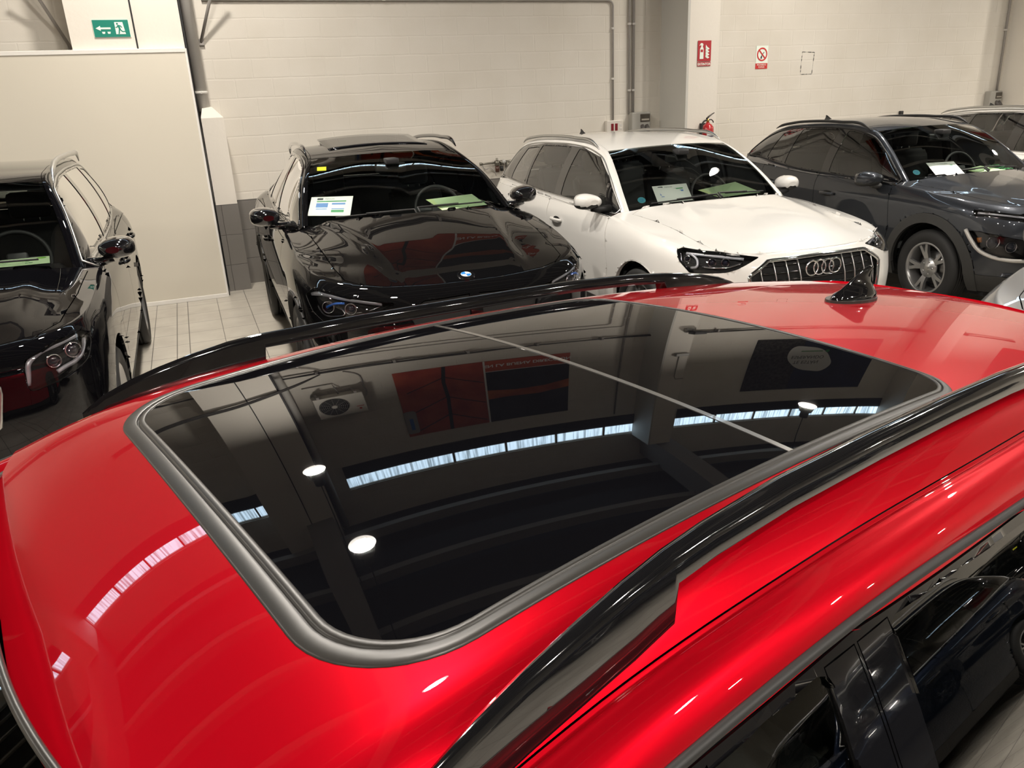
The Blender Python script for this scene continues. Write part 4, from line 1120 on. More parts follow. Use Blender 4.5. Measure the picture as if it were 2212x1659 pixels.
# hall lamps
M_LAMP = mat('lamp disc', (1, 1, 1), .5, emit=(1.0, .92, .82), es=LAMP_W); M_SHADE = mat('lamp shade', (.03, .03, .03), .6)
first = None
names = {}
for i, (x, y) in enumerate(LAMPS):
    if first is None:
        first = empty('pendant_lamp', (x, y, LAMP_Z)); L_ = first
        bm = bmesh.new(); bm.faces.new([bm.verts.new((.125*cos(2*pi*k/32), -.125*sin(2*pi*k/32), .0)) for k in range(32)]); link('lamp_disc', bm, M_LAMP, first)
        bm = bmesh.new(); R90 = Matrix.Rotation(radians(90), 4, 'X')
        lathe(bm, [(.150, -.030), (.140, -.01), (.127, .01), (.10, .12), (.07, .14), (.07, .26), (0, .26)], 32, M=R90); link('lamp_shade', bm, M_SHADE, first)
        bm = bmesh.new(); tube(bm, [(0, 0, .26), (0, 0, 7.42-LAMP_Z)], .008, 6); link('lamp_cord', bm, M_PLAST, first)
    else: L_ = copy_tree(first); L_.location = (x, y, LAMP_Z)
    own = {(.15, 7.6): 'round pendant lamp mirrored furthest back in the front half of the glass roof', (.29, 5.5): 'round pendant lamp mirrored lower in the front half of the glass roof', (7.75, 7.15): 'round pendant lamp mirrored over the skylight strip in the rear half of the glass roof', (.39, 3.05): 'round pendant lamp mirrored in the red paint between glass roof and near rail'}.get((round(x, 2), round(y, 2)))
    tag(L_, own or 'round pendant lamp lighting the hall unseen, outside the picture', 'lamp', None if own else 'pendant lamps outside the picture')
# ================================================================ the cars
PI2 = pi/2
def sgn(v): return 1 if v > 0 else -1
def ped(hl, M, fn):
    bm = bmesh.new(); fn(bm); return link(M[0], bm, M[1], hl, True)
NOSE = [(0, 0), (.004, .22), (.018, .42), (.05, .60), (.105, .75), (.20, .87), (.34, .945), (.52, .98), (.75, .995)]
TAIL = [(0, 0), (.004, .25), (.015, .48), (.045, .68), (.12, .84), (.26, .94), (.45, .985)]
XS = [1.0, 1.3, 1.6, 1.95, 2.3, 2.65, 3.0, 3.35, 3.65]
def inset_poly(T, B, a, b_, dt=.0, db=0): pass
# ---------------------------------------------------------------- red estate car
PR = [0.268, 0.9572, 0.7485, 0.0874, 0.0227, 0.0819, 0.0394, 0.1886, 0.8399, 1.3022, 0.4596, 0.4352, 0.0144, 0.82, 0.3578]
RX0 = 1.78
def red_roof(x, y):
    th, oy, xm, a, e, b, g = PR[:7]; k4, ca, k6 = PR[12:15]; u = np.asarray(x)-RX0-xm; xr = np.asarray(x)-RX0; y = np.asarray(y)
    z = 1.45-a*(1+ca*np.clip(u, -1, 1.3))*y**2-e*y**4-b*u**2+g*u**3-k4*u**4-k6*np.minimum(xr-.25, 0)**2-8*np.maximum(y-.49, 0)**2
    return z
def red_tw(TT, U, kt):
    W_ = TT.copy(); x = TT[:, 0]; n = len(x)
    # roof part sits at y .50 on the roof surface, the screen pillar narrows towards its foot
    f = np.clip((x-1.16)/(1.80-1.16), 0, 1)
    y = TT[:, 1]-(.045+.019*f); zr = red_roof(x, y)
    onroof = np.clip((x-1.62)/.2, 0, 1)
    z = (TT[:, 2]+.02)*(1-onroof)+zr*onroof
    g = np.clip((x-3.87)/.2, 0, 1)
    z = z*(1-g)+(TT[:, 2]+.05)*g
    return np.c_[x+.0, y, z]
th = PR[0]; rv = Vector((cos(th), sin(th), 0)); lv_ = Vector((sin(th), -cos(th), 0))
loc = -PR[1]*lv_-RX0*rv
def red_pillar(PG, TT, TW, kk):
    m = PG.shape[1]; k = kk[..., 0]
    x = PG[..., 0]; f = np.clip((x-1.8)/.15, 0, 1)*np.clip((3.85-x)/.1, 0, 1)
    PG = PG.copy(); base = TT[:, None]*(1-kk)+TW[:, None]*kk
    PG[..., 2] = base[..., 2]+.009*(4*k*(1-k)); PG[..., 1] = base[..., 1]+.006*4*k*(1-k)
    PG[..., 2] += (-.0045*np.exp(-((k-.93)/.035)**2)+.0015*np.exp(-((k-.84)/.04)**2))*f
    return PG
RED = dict(name='red_car', loc=tuple(loc), rz=th, len=4.52, W=.90, R=.32, axles=(.88, 3.56), paint=M_REDP,
  nose=NOSE, tail=TAIL, xs=XS, nt=140, nl=5,
  lv=[(.16, .83, 4.42, [(0, .19), (4.5, .2)]), (.06, .88, 4.50, [(0, .34), (4.5, .34)]), (.0, .90, 4.52, [(0, .52), (4.5, .55)]), (.02, .898, 4.50, [(0, .64), (.9, .70), (4.5, .72)]),
      (.06, .885, 4.47, [(0, .71), (.9, .82), (2.5, .86), (4.5, .90)]), (.13, .845, 4.40, [(0, .745), (.4, .82), (.9, .895), (1.2, .945), (2.5, .965), (3.6, .99), (4.5, 1.01)])],
  tc=.20, td=.82, cowl=[(.98, 0, 1.0), (1.0, .35, .995), (1.08, .62, .975), (1.18, .845, .94)], hoodc=[(.45, 0, .87), (.75, 0, .95)], hoodcut=[(.17, 0), (.19, .3), (.28, .58), (.40, .68), (.85, .72), (1.02, .74), (.95, .4), (.93, 0)][0:6],
  wbase=(1.02, 0, 1.0), header=[(1.75, 0, 1.3955), (1.752, .25, 1.3895)], rheader=[(3.88, 0, 1.3505), (3.875, .25, 1.343)],
  topc=[(1.12, .745, .955), (1.28, .715, 1.075), (1.55, .665, 1.225), (1.85, .635, 1.315), (2.15, .622, 1.345), (2.45, .620, 1.356), (2.9, .618, 1.332), (3.4, .608, 1.285), (3.86, .60, 1.205), (4.05, .64, 1.12), (4.22, .70, 1.02)],
  base=[(1.12, .755, .952), (1.3, .775, .965), (2.0, .79, .975), (2.8, .79, .985), (3.5, .775, .995), (4.0, .74, 1.005), (4.22, .70, 1.02)],
  hi=3, ri=8, twin=[.05]*11, twup=[.02]*11, roofgap=0, rooffl=0, twfn=red_tw, pillarfn=red_pillar, npk=40, gb=.022, roofz=red_roof,
  roofc=[(2.3, 0, 1.44), (3.0, 0, 1.44)], tailc=[(4.0, 0, 1.30), (4.15, 0, 1.17), (4.30, 0, 1.05)], beltz=.94, iw=.66, seatz=.25,
  mir=(1.42, .80, 1.02), mirs=.9, tw=.215, rim=.235, style=(5, 'twin'), rimmat=M_DARKALLOY,
  doors=[('front_door', rpoly([(1.30, .6), (1.36, .28), (2.40, .28), (2.50, .962), (1.22, .938)], .02), 2.25, .80), ('rear_door', rpoly([(2.40, .28), (3.1, .28), (3.25, .6), (3.46, .85), (3.50, .985), (2.50, .962)], .02), 3.2, .82)],
  trims=[], lining=True, railr=.02, railmat=M_PIANO, sill=(.30, M_PLAST), mirmat=M_PIANO)
def gloss_poly(S, up=.006, dn=.0):
    """region between belt and cant rail that carries the black pillar covers"""
    T = [(p[0], p[2]-up) for p in S['topc']]; B = [(p[0], p[2]+dn) for p in S['base']]
    return T+B[::-1][1:-1]
# glass panes inside the black frame of the red car
def between(S, xa, xb, ut, ub, n=8, lean=0):
    """pane outline bounded by the cant rail lowered by ut and the belt raised by ub from xa to xb (xb edge leans)"""
    Tx = [p[0] for p in S['topc']]; Tz = [p[2] for p in S['topc']]; Bx = [p[0] for p in S['base']]; Bz = [p[2] for p in S['base']]
    ft = lambda x: float(tab(list(zip(Tx, Tz)), x))-ut; fb = lambda x: float(tab(list(zip(Bx, Bz)), x))+ub
    a0, a1 = xa if isinstance(xa, tuple) else (xa, xa); b0, b1 = xb if isinstance(xb, tuple) else (xb, xb)   # (bottom x, top x)
    top = [(x, ft(x)) for x in np.linspace(a1, b1, n)]; bot = [(x, fb(x)) for x in np.linspace(b0, a0, n)]
    P = [p for p in top if p[1] > fb(p[0])+.0]+bot
    return rpoly(P, .015, 3)
RED['panes'] = [('front_side_window', between(RED, (1.42, 1.48), (2.345, 2.392), .024, .02, 14), M_TINT), ('rear_side_window', between(RED, (2.482, 2.514), (3.40, 3.36), .024, .02, 12), M_PRIV), ('quarter_window', between(RED, (3.46, 3.42), (3.98, 3.80), .05, .02, 8), M_PRIV)]
RED['gloss'] = [('door_pillar_cover', [(2.392, 1.334), (2.4465, 1.334), (2.418, .99), (2.345, .99)]), ('door_pillar_cover', [(2.4525, 1.334), (2.514, 1.334), (2.482, .99), (2.424, .99)]), ('window_frame', gloss_poly(RED, .012, .006))]
M_PANO = mat('black roof glass', (.003, .003, .004), .012, 0, 0, spec=.55)
M_DIV = mat('roof divider strip', (.16, .155, .145), .22, .3, .5)
GX0, GX1, GD, GW = RX0+.1886, RX0+1.3022, RX0+.8399, .4596
def rr_outline(o, n=12, x0=None, x1=None):
    """rounded outline of the glass roof, pulled in by o (front border wider, rear border thinner)"""
    x0 = GX0+o*1.38; x1 = GX1-o*.37; w = GW-o; rf = max(.13-o, .02); rb = max(.075-o*.6, .02)
    P = []
    for cx, cy, r, a0 in ((x1-rb, w-rb, rb, 0), (x0+rf, w-rf, rf, 90), (x0+rf, -w+rf, rf, 180), (x1-rb, -w+rb, rb, 270)):
        for k in range(n+1): a = radians(a0+90*k/n); P.append((cx+r*cos(a), cy+r*sin(a)))
    # even out long edges
    out = []
    for k in range(len(P)):
        p, q = P[k], P[(k+1) % len(P)]; m = max(1, int(math.dist(p, q)/.04)); m = {1: 1}.get(m, m)
        out.append((p, q))
    return P
def dens(P, Q=40):
    out = []
    for k in range(len(P)):
        p, q = np.array(P[k]), np.array(P[(k+1) % len(P)]); m = 28 if k % 13 == 12 else 1
        for i in range(m): out.append(tuple(p+(q-p)*i/m))
    return out
def ring_strip(prof, name, m, root):
    bm = bmesh.new(); R = []
    for o, h in prof:
        R.append([bm.verts.new((x, y, float(red_roof(x, abs(y)))+h)) for x, y in dens(rr_outline(o))])
    for A, B in zip(R, R[1:]):
        n = len(A)
        for k in range(n): bm.faces.new((A[k], A[(k+1) % n], B[(k+1) % n], B[k])).smooth = True
    bmesh.ops.recalc_face_normals(bm, faces=bm.faces)
    if sum(f.normal.z for f in bm.faces) < 0: bmesh.ops.reverse_faces(bm, faces=bm.faces)
    return link(name, bm, m, root)
def pane(x0, x1, o, h, name, m, root, endf=True, endb=True):
    P = np.array(rr_outline(o)); w = GW-o
    xa = max(x0, P[:, 0].min()); xb = min(x1, P[:, 0].max())
    def hw(x):
        rf = max(.13-o, .02); rb = max(.075-o*.6, .02); X0_ = GX0+o*1.38; X1_ = GX1-o*.37
        if x < X0_+rf: return w-rf+sqrt(max(rf*rf-(X0_+rf-x)**2, 0))
        if x > X1_-rb: return w-rb+sqrt(max(rb*rb-(x-X1_+rb)**2, 0))
        return w
    s = np.linspace(0, 1, 60); s = .5-.5*np.cos(pi*s); bm = bmesh.new(); V = []
    for t in s:
        x = xa+(xb-xa)*t; ww = hw(x); V.append([bm.verts.new((x, ww*v, float(red_roof(x, abs(ww*v)))+h)) for v in np.linspace(-1, 1, 41)])
    for i in range(59):
        for j in range(40): bm.faces.new((V[i][j], V[i+1][j], V[i+1][j+1], V[i][j+1])).smooth = True
    bmesh.ops.recalc_face_normals(bm, faces=bm.faces)
    if sum(f.normal.z for f in bm.faces) < 0: bmesh.ops.reverse_faces(bm, faces=bm.faces)
    flange(bm, .008)
    return link(name, bm, m, root)
def red_extra(K, rf):
    """glass roof: opening in the roof skin, seal ring with a groove, front and rear panes, divider strip"""
    root = K.root
    cut(rf, rr_outline(.006, 8), 'z').free()
    ring_strip([(.010, -.012), (-.0015, -.003), (-.0012, .0008), (.0005, .0022), (.006, .0028), (.0125, .0026), (.0142, .0018)], 'glass_roof_seal', M_SEAL, root)
    ring_strip([(.0142, .0018), (.0148, -.002), (.0160, -.002), (.0166, .0012), (.0185, .0022), (.0232, .0020), (.0242, .0008), (.0244, -.006)], 'glass_roof_inner_seal', M_SEAL, root)
    pane(0, GD-.0055, .0240, .0008, 'front_glass_roof', M_PANO, root)
    pane(GD+.0055, 99, .0240, .0006, 'rear_glass_roof', M_PANO, root)
    bm = bmesh.new(); V = [[bm.verts.new((GD+dx, y, float(red_roof(GD+dx, abs(y)))+h)) for y in np.linspace(-GW+.022, GW-.022, 41)] for dx, h in ((-.0052, -.003), (-.0048, .0016), (.0048, .0016), (.0052, -.003))]
    for i in range(3):
        for j in range(40): bm.faces.new((V[i][j], V[i+1][j], V[i+1][j+1], V[i][j+1]))
    bmesh.ops.recalc_face_normals(bm, faces=bm.faces); link('glass_roof_divider', bm, M_DIV, root)
def blade_rail(root, side):
    X = np.array([.160, .175, .20, .25, .30, .36, .43, .49, .495, .56, .70, .90, 1.10, 1.30, 1.50, 1.625, 1.632, 1.70, 1.785, 1.86, 1.92, 1.958])
    zt = tab([(.160, 1.385), (.20, 1.410), (.26, 1.432), (.346, 1.452), (.435, 1.466), (.50, 1.470), (.65, 1.470), (.97, 1.459), (1.31, 1.442), (1.59, 1.414), (1.785, 1.382), (1.90, 1.348), (1.958, 1.318)], X)
    yt = tab([(.160, .556), (.30, .540), (.40, .530), (.5, .517), (.6, .506), (.8, .497), (1.0, .493), (1.5, .489), (1.96, .478)], X)   # inner top edge
    yo = yt+tab([(.160, .004), (.2, .012), (.36, .020), (.5, .026), (.8, .031), (1.6, .032), (1.9, .02), (1.96, .006)], X)
    yi = yt-.007
    R_ = []
    bm = bmesh.new()
    for i, x in enumerate(X):
        foot = x < .494 or x > 1.63
        if not foot: yi[i] = yt[i]-.001
        zo = float(red_roof(x+RX0, yo[i]))-.004 if foot else zt[i]-.030; zi = float(red_roof(x+RX0, yi[i]))-.004 if foot else zt[i]-.028
        zo = min(zo, zt[i]-.001); zi = min(zi, zt[i]-.001); h = zt[i]-zo; b_ = min(.010, h*.4); w_ = yo[i]-yt[i]
        pts = [(yi[i], zi), (yt[i]-.001, zt[i]-b_*1.1), (yt[i]+w_*.12, zt[i]-b_*.3), (yt[i]+w_*.40, zt[i]), (yt[i]+w_*.75, zt[i]-b_*.35), (yo[i], zt[i]-b_*1.4), (yo[i]+.001, zo)]
        R_.append([bm.verts.new((x+RX0, p*side, z)) for p, z in pts])
    for A, B in zip(R_, R_[1:]):
        for k in range(7):
            f = bm.faces.new((A[k], A[(k+1) % 7], B[(k+1) % 7], B[k])); f.smooth = True
    bm.faces.new(R_[0]); bm.faces.new(R_[-1]); bmesh.ops.recalc_face_normals(bm, faces=bm.faces)
    for e in bm.edges:
        if len(e.link_faces) == 2 and e.calc_face_angle(0) > .9: e.smooth = False
    link('roof_rail', bm, M_PIANO, root)
RED['roofhook'] = red_extra
# ---------------------------------------------------------------- black coupe-like SUV
def bmw_hood(x, y):
    a = np.abs(y)
    # raised centre with two creases that run from the screen corners towards the grille
    c = tab([(0, .37), (.45, .41), (.8, .46), (1.25, .56), (1.5, .66)], x)
    return .020/(1+np.exp(np.clip((a-c)/.012, -30, 30)))*np.clip((x-.1)/.4, 0, 1)+.008*np.exp(-((a-c)/.03)**2)
BMW = dict(name='black_car', loc=(1.43, 4.129, 0), rz=PI2-.0187, len=4.75, W=.959, R=.365, axles=(.86, 3.72), paint=M_SAPH,
  nose=[(0, 0), (.006, .22), (.03, .42), (.085, .60), (.17, .76), (.29, .87), (.43, .94), (.6, .975), (.8, .995)], tail=TAIL, xs=XS, nt=140, nl=5,
  lv=[(.12, .88, 4.62, [(0, .22), (4.7, .25)]), (.03, .93, 4.70, [(0, .36), (4.7, .4)]), (.0, .955, 4.74, [(0, .58), (4.7, .62)]), (.02, .959, 4.74, [(0, .74), (.9, .78), (4.7, .80)]),
      (.05, .945, 4.70, [(0, .83), (.9, .93), (2.5, .96), (4.7, .98)]), (.12, .895, 4.62, [(0, .885), (.4, .945), (.9, 1.02), (1.3, 1.075), (1.6, 1.09), (2.5, 1.095), (3.6, 1.10), (4.6, 1.10)])],
  tc=.20, td=.84, cowl=[(1.30, 0, 1.15), (1.33, .35, 1.148), (1.42, .66, 1.13), (1.52, .88, 1.09)], hoodc=[(.45, 0, .975), (.9, 0, 1.07)],
  hoodcut=[(.130, 0), (.136, .2), (.162, .36), (.20, .50), (.27, .62), (.36, .69), (.55, .715), (.9, .74), (1.2, .755), (1.40, .775), (1.40, .70), (1.33, .40), (1.28, 0)], hoodfn=bmw_hood,
  wbase=(1.37, 0, 1.155), wsc=[(1.715, 0, 1.383)], header=[(2.07, 0, 1.552), (2.08, .25, 1.548)], rheader=[(3.75, 0, 1.46), (3.74, .25, 1.455)],
  topc=[(1.45, .785, 1.115), (1.62, .755, 1.22), (1.88, .695, 1.385), (2.16, .625, 1.50), (2.5, .610, 1.555), (2.9, .605, 1.565), (3.3, .59, 1.52), (3.7, .57, 1.43), (4.0, .60, 1.31), (4.35, .70, 1.18), (4.5, .74, 1.13)],
  base=[(1.45, .80, 1.11), (1.8, .82, 1.10), (2.4, .83, 1.09), (3.0, .83, 1.105), (3.6, .81, 1.13), (4.2, .77, 1.15), (4.5, .74, 1.13)],
  hi=3, ri=7, twin=[.05, .055, .055, .055, .055, .055, .055, .06, .07, .06, .03], twup=[.012, .02, .024, .028, .03, .03, .03, .03, .03, .02, .01], gb=.03,
  roofc=[(2.5, 0, 1.625), (3.1, 0, 1.615)], tailc=[(4.1, 0, 1.36), (4.45, 0, 1.22)], beltz=1.05, iw=.68, seatz=.33,
  mir=(1.76, .895, 1.185), mirs=.84, tw=.245, rim=.27, style=(5, 'twin'), rimmat=M_DARKALLOY, mirmat=M_PIANO,
  rail=[(2.18, .60, 1.56), (2.24, .60, 1.590), (2.6, .595, 1.625), (3.0, .59, 1.625), (3.4, .575, 1.60), (3.75, .555, 1.53), (3.80, .55, 1.50)], railmat=M_PIANO, railr=.017,
  doors=[('front_door', rpoly([(1.42, .62), (1.50, .33), (2.62, .33), (2.72, 1.085), (1.50, 1.055)], .02), 2.45, .93), ('rear_door', rpoly([(2.62, .33), (3.3, .33), (3.42, .6), (3.75, .95), (3.80, 1.12), (2.72, 1.085)], .02), 3.5, .96)],
  clad=(.435, M_PLAST, .006), sill=(.36, M_PLAST), trims=[])
BMW['panes'] = [('front_side_window', between(BMW, (1.72, 1.78), (2.66, 2.62), .03, .02, 12), M_TINT), ('rear_side_window', between(BMW, (2.76, 2.73), (3.58, 3.50), .03, .02, 10), M_PRIV), ('quarter_window', between(BMW, (3.64, 3.56), (4.05, 3.9), .04, .02, 8), M_PRIV)]
BMW['gloss'] = [('window_frame', gloss_poly(BMW, .01, .006))]
# ---------------------------------------------------------------- white compact SUV
def q3_hood(x, y):
    a = np.abs(y); c = .46+.18*np.clip((x-.15)/1.2, 0, 1.1)
    return .012/(1+np.exp((a-c)/.02))*np.clip((x-.1)/.4, 0, 1)
Q3 = dict(name='white_car', loc=(3.816, 3.950, 0), rz=PI2-.033, len=4.484, W=.925, R=.345, axles=(.89, 3.57), paint=M_WHITEP,
  nose=[(0, 0), (.006, .22), (.028, .42), (.075, .60), (.15, .76), (.26, .87), (.40, .94), (.56, .975), (.75, .995)], tail=TAIL, xs=XS, nt=140, nl=5,
  lv=[(.12, .85, 4.36, [(0, .21), (4.5, .24)]), (.03, .90, 4.44, [(0, .36), (4.5, .4)]), (.0, .92, 4.48, [(0, .56), (4.5, .6)]), (.015, .925, 4.48, [(0, .70), (.9, .76), (4.5, .78)]),
      (.04, .912, 4.45, [(0, .79), (.9, .88), (2.5, .92), (4.5, .94)]), (.10, .865, 4.40, [(0, .845), (.4, .90), (.9, .96), (1.3, 1.0), (2.5, 1.03), (3.6, 1.06), (4.5, 1.08)])],
  tc=.20, td=.84, cowl=[(1.20, 0, 1.075), (1.23, .35, 1.07), (1.33, .66, 1.045), (1.44, .85, 1.01)], hoodc=[(.4, 0, .925), (.8, 0, 1.01)],
  hoodcut=[(.108, 0), (.118, .25), (.142, .42), (.20, .58), (.28, .665), (.45, .68), (.7, .69), (1.0, .71), (1.28, .745), (1.32, .66), (1.22, .36), (1.18, 0)], hoodfn=q3_hood,
  wbase=(1.27, 0, 1.085), wsc=[(1.61, 0, 1.305)], header=[(1.95, 0, 1.475), (1.96, .25, 1.47)], rheader=[(3.95, 0, 1.50), (3.94, .25, 1.495)],
  topc=[(1.38, .755, 1.01), (1.52, .735, 1.12), (1.76, .68, 1.29), (2.03, .62, 1.425), (2.4, .60, 1.487), (2.8, .595, 1.502), (3.3, .59, 1.495), (3.8, .575, 1.46), (4.0, .585, 1.41), (4.18, .66, 1.25), (4.30, .72, 1.12)],
  base=[(1.38, .77, 1.005), (1.8, .79, 1.025), (2.4, .80, 1.045), (3.0, .80, 1.06), (3.6, .78, 1.085), (4.0, .75, 1.10), (4.30, .72, 1.12)],
  hi=3, ri=7, twin=[.045, .05, .05, .05, .055, .055, .055, .06, .07, .06, .03], twup=[.012, .018, .022, .026, .03, .03, .03, .03, .03, .02, .01], gb=.03,
  roofc=[(2.4, 0, 1.545), (3.2, 0, 1.555)], tailc=[(4.12, 0, 1.35), (4.28, 0, 1.18)], beltz=1.0, iw=.66, seatz=.33,
  mir=(1.66, .865, 1.105), mirs=.80, tw=.235, rim=.24, style=(5, 'y'), rimmat=M_SILVER, mirmat=M_WHITEP, mircap=M_PLAST,
  rail=[(2.12, .605, 1.465), (2.20, .605, 1.505), (2.6, .60, 1.545), (3.1, .595, 1.55), (3.6, .585, 1.53), (3.92, .575, 1.487), (3.98, .57, 1.465)], railmat=M_SATIN, railr=.015, handlemat=M_WHITEP,
  doors=[('front_door', rpoly([(1.36, .62), (1.45, .33), (2.52, .33), (2.60, 1.04), (1.42, 1.0)], .02), 2.34, .88), ('rear_door', rpoly([(2.52, .33), (3.15, .33), (3.28, .6), (3.60, .95), (3.65, 1.075), (2.60, 1.04)], .02), 3.38, .92)],
  clad=(.395, M_WHITEP, .004), sill=(.33, M_PLAST), trims=[])
Q3['panes'] = [('front_side_window', between(Q3, (1.66, 1.74), (2.52, 2.47), .035, .02, 12), M_CLEARSIDE), ('rear_side_window', between(Q3, (2.66, 2.63), (3.40, 3.34), .035, .02, 10), M_CLEARSIDE), ('quarter_window', between(Q3, (3.46, 3.40), (3.92, 3.74), .05, .02, 8), M_PRIV)]
Q3['gloss'] = [('window_frame', gloss_poly(Q3, .02, .006))]
# ---------------------------------------------------------------- dark grey small SUV
KONA = dict(name='grey_car', loc=(6.655, 3.990, 0), rz=PI2-.1036, len=4.205, W=.90, R=.335, axles=(.84, 3.44), paint=M_GREYP,
  nose=[(0, 0), (.006, .22), (.03, .42), (.08, .60), (.16, .76), (.28, .87), (.42, .94), (.58, .975), (.75, .995)], tail=TAIL, xs=[1.0, 1.3, 1.6, 1.9, 2.2, 2.5, 2.8, 3.1, 3.4], nt=140, nl=5,
  lv=[(.12, .84, 4.08, [(0, .21), (4.5, .24)]), (.03, .885, 4.16, [(0, .36), (4.5, .4)]), (.0, .90, 4.20, [(0, .58), (4.5, .6)]), (.02, .898, 4.20, [(0, .72), (.9, .78), (4.5, .78)]),
      (.06, .885, 4.17, [(0, .82), (.9, .90), (2.5, .92), (4.5, .94)]), (.14, .835, 4.12, [(0, .875), (.4, .92), (.9, .975), (1.3, 1.01), (2.5, 1.02), (3.4, 1.07), (4.2, 1.10)])],
  tc=.20, td=.84, cowl=[(1.14, 0, 1.075), (1.17, .35, 1.07), (1.27, .64, 1.045), (1.38, .82, 1.01)], hoodc=[(.42, 0, .955), (.8, 0, 1.03)],
  hoodcut=[(.17, 0), (.19, .25), (.25, .46), (.36, .60), (.5, .67), (.8, .72), (1.22, .76), (1.26, .64), (1.16, .36), (1.12, 0)], hoodfn=lambda x, y: .010/(1+np.exp((np.abs(y)-(.50+.1*np.clip(x-.3, 0, 1)))/.02)),
  wbase=(1.20, 0, 1.085), wsc=[(1.54, 0, 1.305)], header=[(1.88, 0, 1.475), (1.89, .25, 1.47)], rheader=[(3.72, 0, 1.49), (3.71, .25, 1.485)],
  topc=[(1.32, .735, 1.01), (1.46, .715, 1.12), (1.70, .66, 1.29), (1.96, .605, 1.42), (2.3, .585, 1.475), (2.7, .58, 1.488), (3.1, .57, 1.475), (3.5, .56, 1.435), (3.70, .585, 1.37), (3.88, .65, 1.25), (4.0, .70, 1.14)],
  base=[(1.32, .75, 1.005), (1.8, .77, 1.02), (2.3, .78, 1.03), (2.8, .775, 1.045), (3.3, .755, 1.085), (3.7, .73, 1.13), (4.0, .70, 1.14)],
  hi=3, ri=7, twin=[.045, .05, .05, .05, .055, .055, .055, .06, .07, .06, .03], twup=[.012, .018, .022, .026, .03, .03, .03, .03, .03, .02, .01], gb=.03,
  roofc=[(2.3, 0, 1.535), (3.0, 0, 1.54)], tailc=[(3.88, 0, 1.35), (4.0, 0, 1.18)], beltz=1.0, iw=.64, seatz=.33,
  mir=(1.60, .85, 1.055), mirs=.90, tw=.215, rim=.222, style=(5, 'twin'), rimmat=M_SILVER, mirmat=M_GREYP, mircap=M_CLAD,
  rail=[(2.02, .59, 1.455), (2.10, .59, 1.495), (2.5, .585, 1.53), (2.9, .58, 1.533), (3.3, .57, 1.51), (3.58, .56, 1.465), (3.64, .555, 1.445)], railmat=M_PLAST, railr=.015,
  doors=[('front_door', rpoly([(1.30, .62), (1.38, .33), (2.36, .33), (2.44, 1.03), (1.36, 1.0)], .02), 2.20, .86), ('rear_door', rpoly([(2.36, .33), (2.98, .33), (3.10, .6), (3.42, .95), (3.42, 1.07), (2.44, 1.03)], .02), 3.2, .90)],
  clad=(.470, M_CLAD, .010), Rarch=.388, sill=(.36, M_CLAD), trims=[])
KONA['panes'] = [('front_side_window', between(KONA, (1.60, 1.67), (2.36, 2.32), .03, .02, 12), M_CLEARSIDE), ('rear_side_window', between(KONA, (2.48, 2.45), (3.15, 3.08), .03, .02, 10), M_CLEARSIDE), ('quarter_window', between(KONA, (3.22, 3.16), (3.52, 3.42), .05, .03, 8), M_PRIV)]
KONA['gloss'] = [('window_frame', gloss_poly(KONA, .008, .006))]
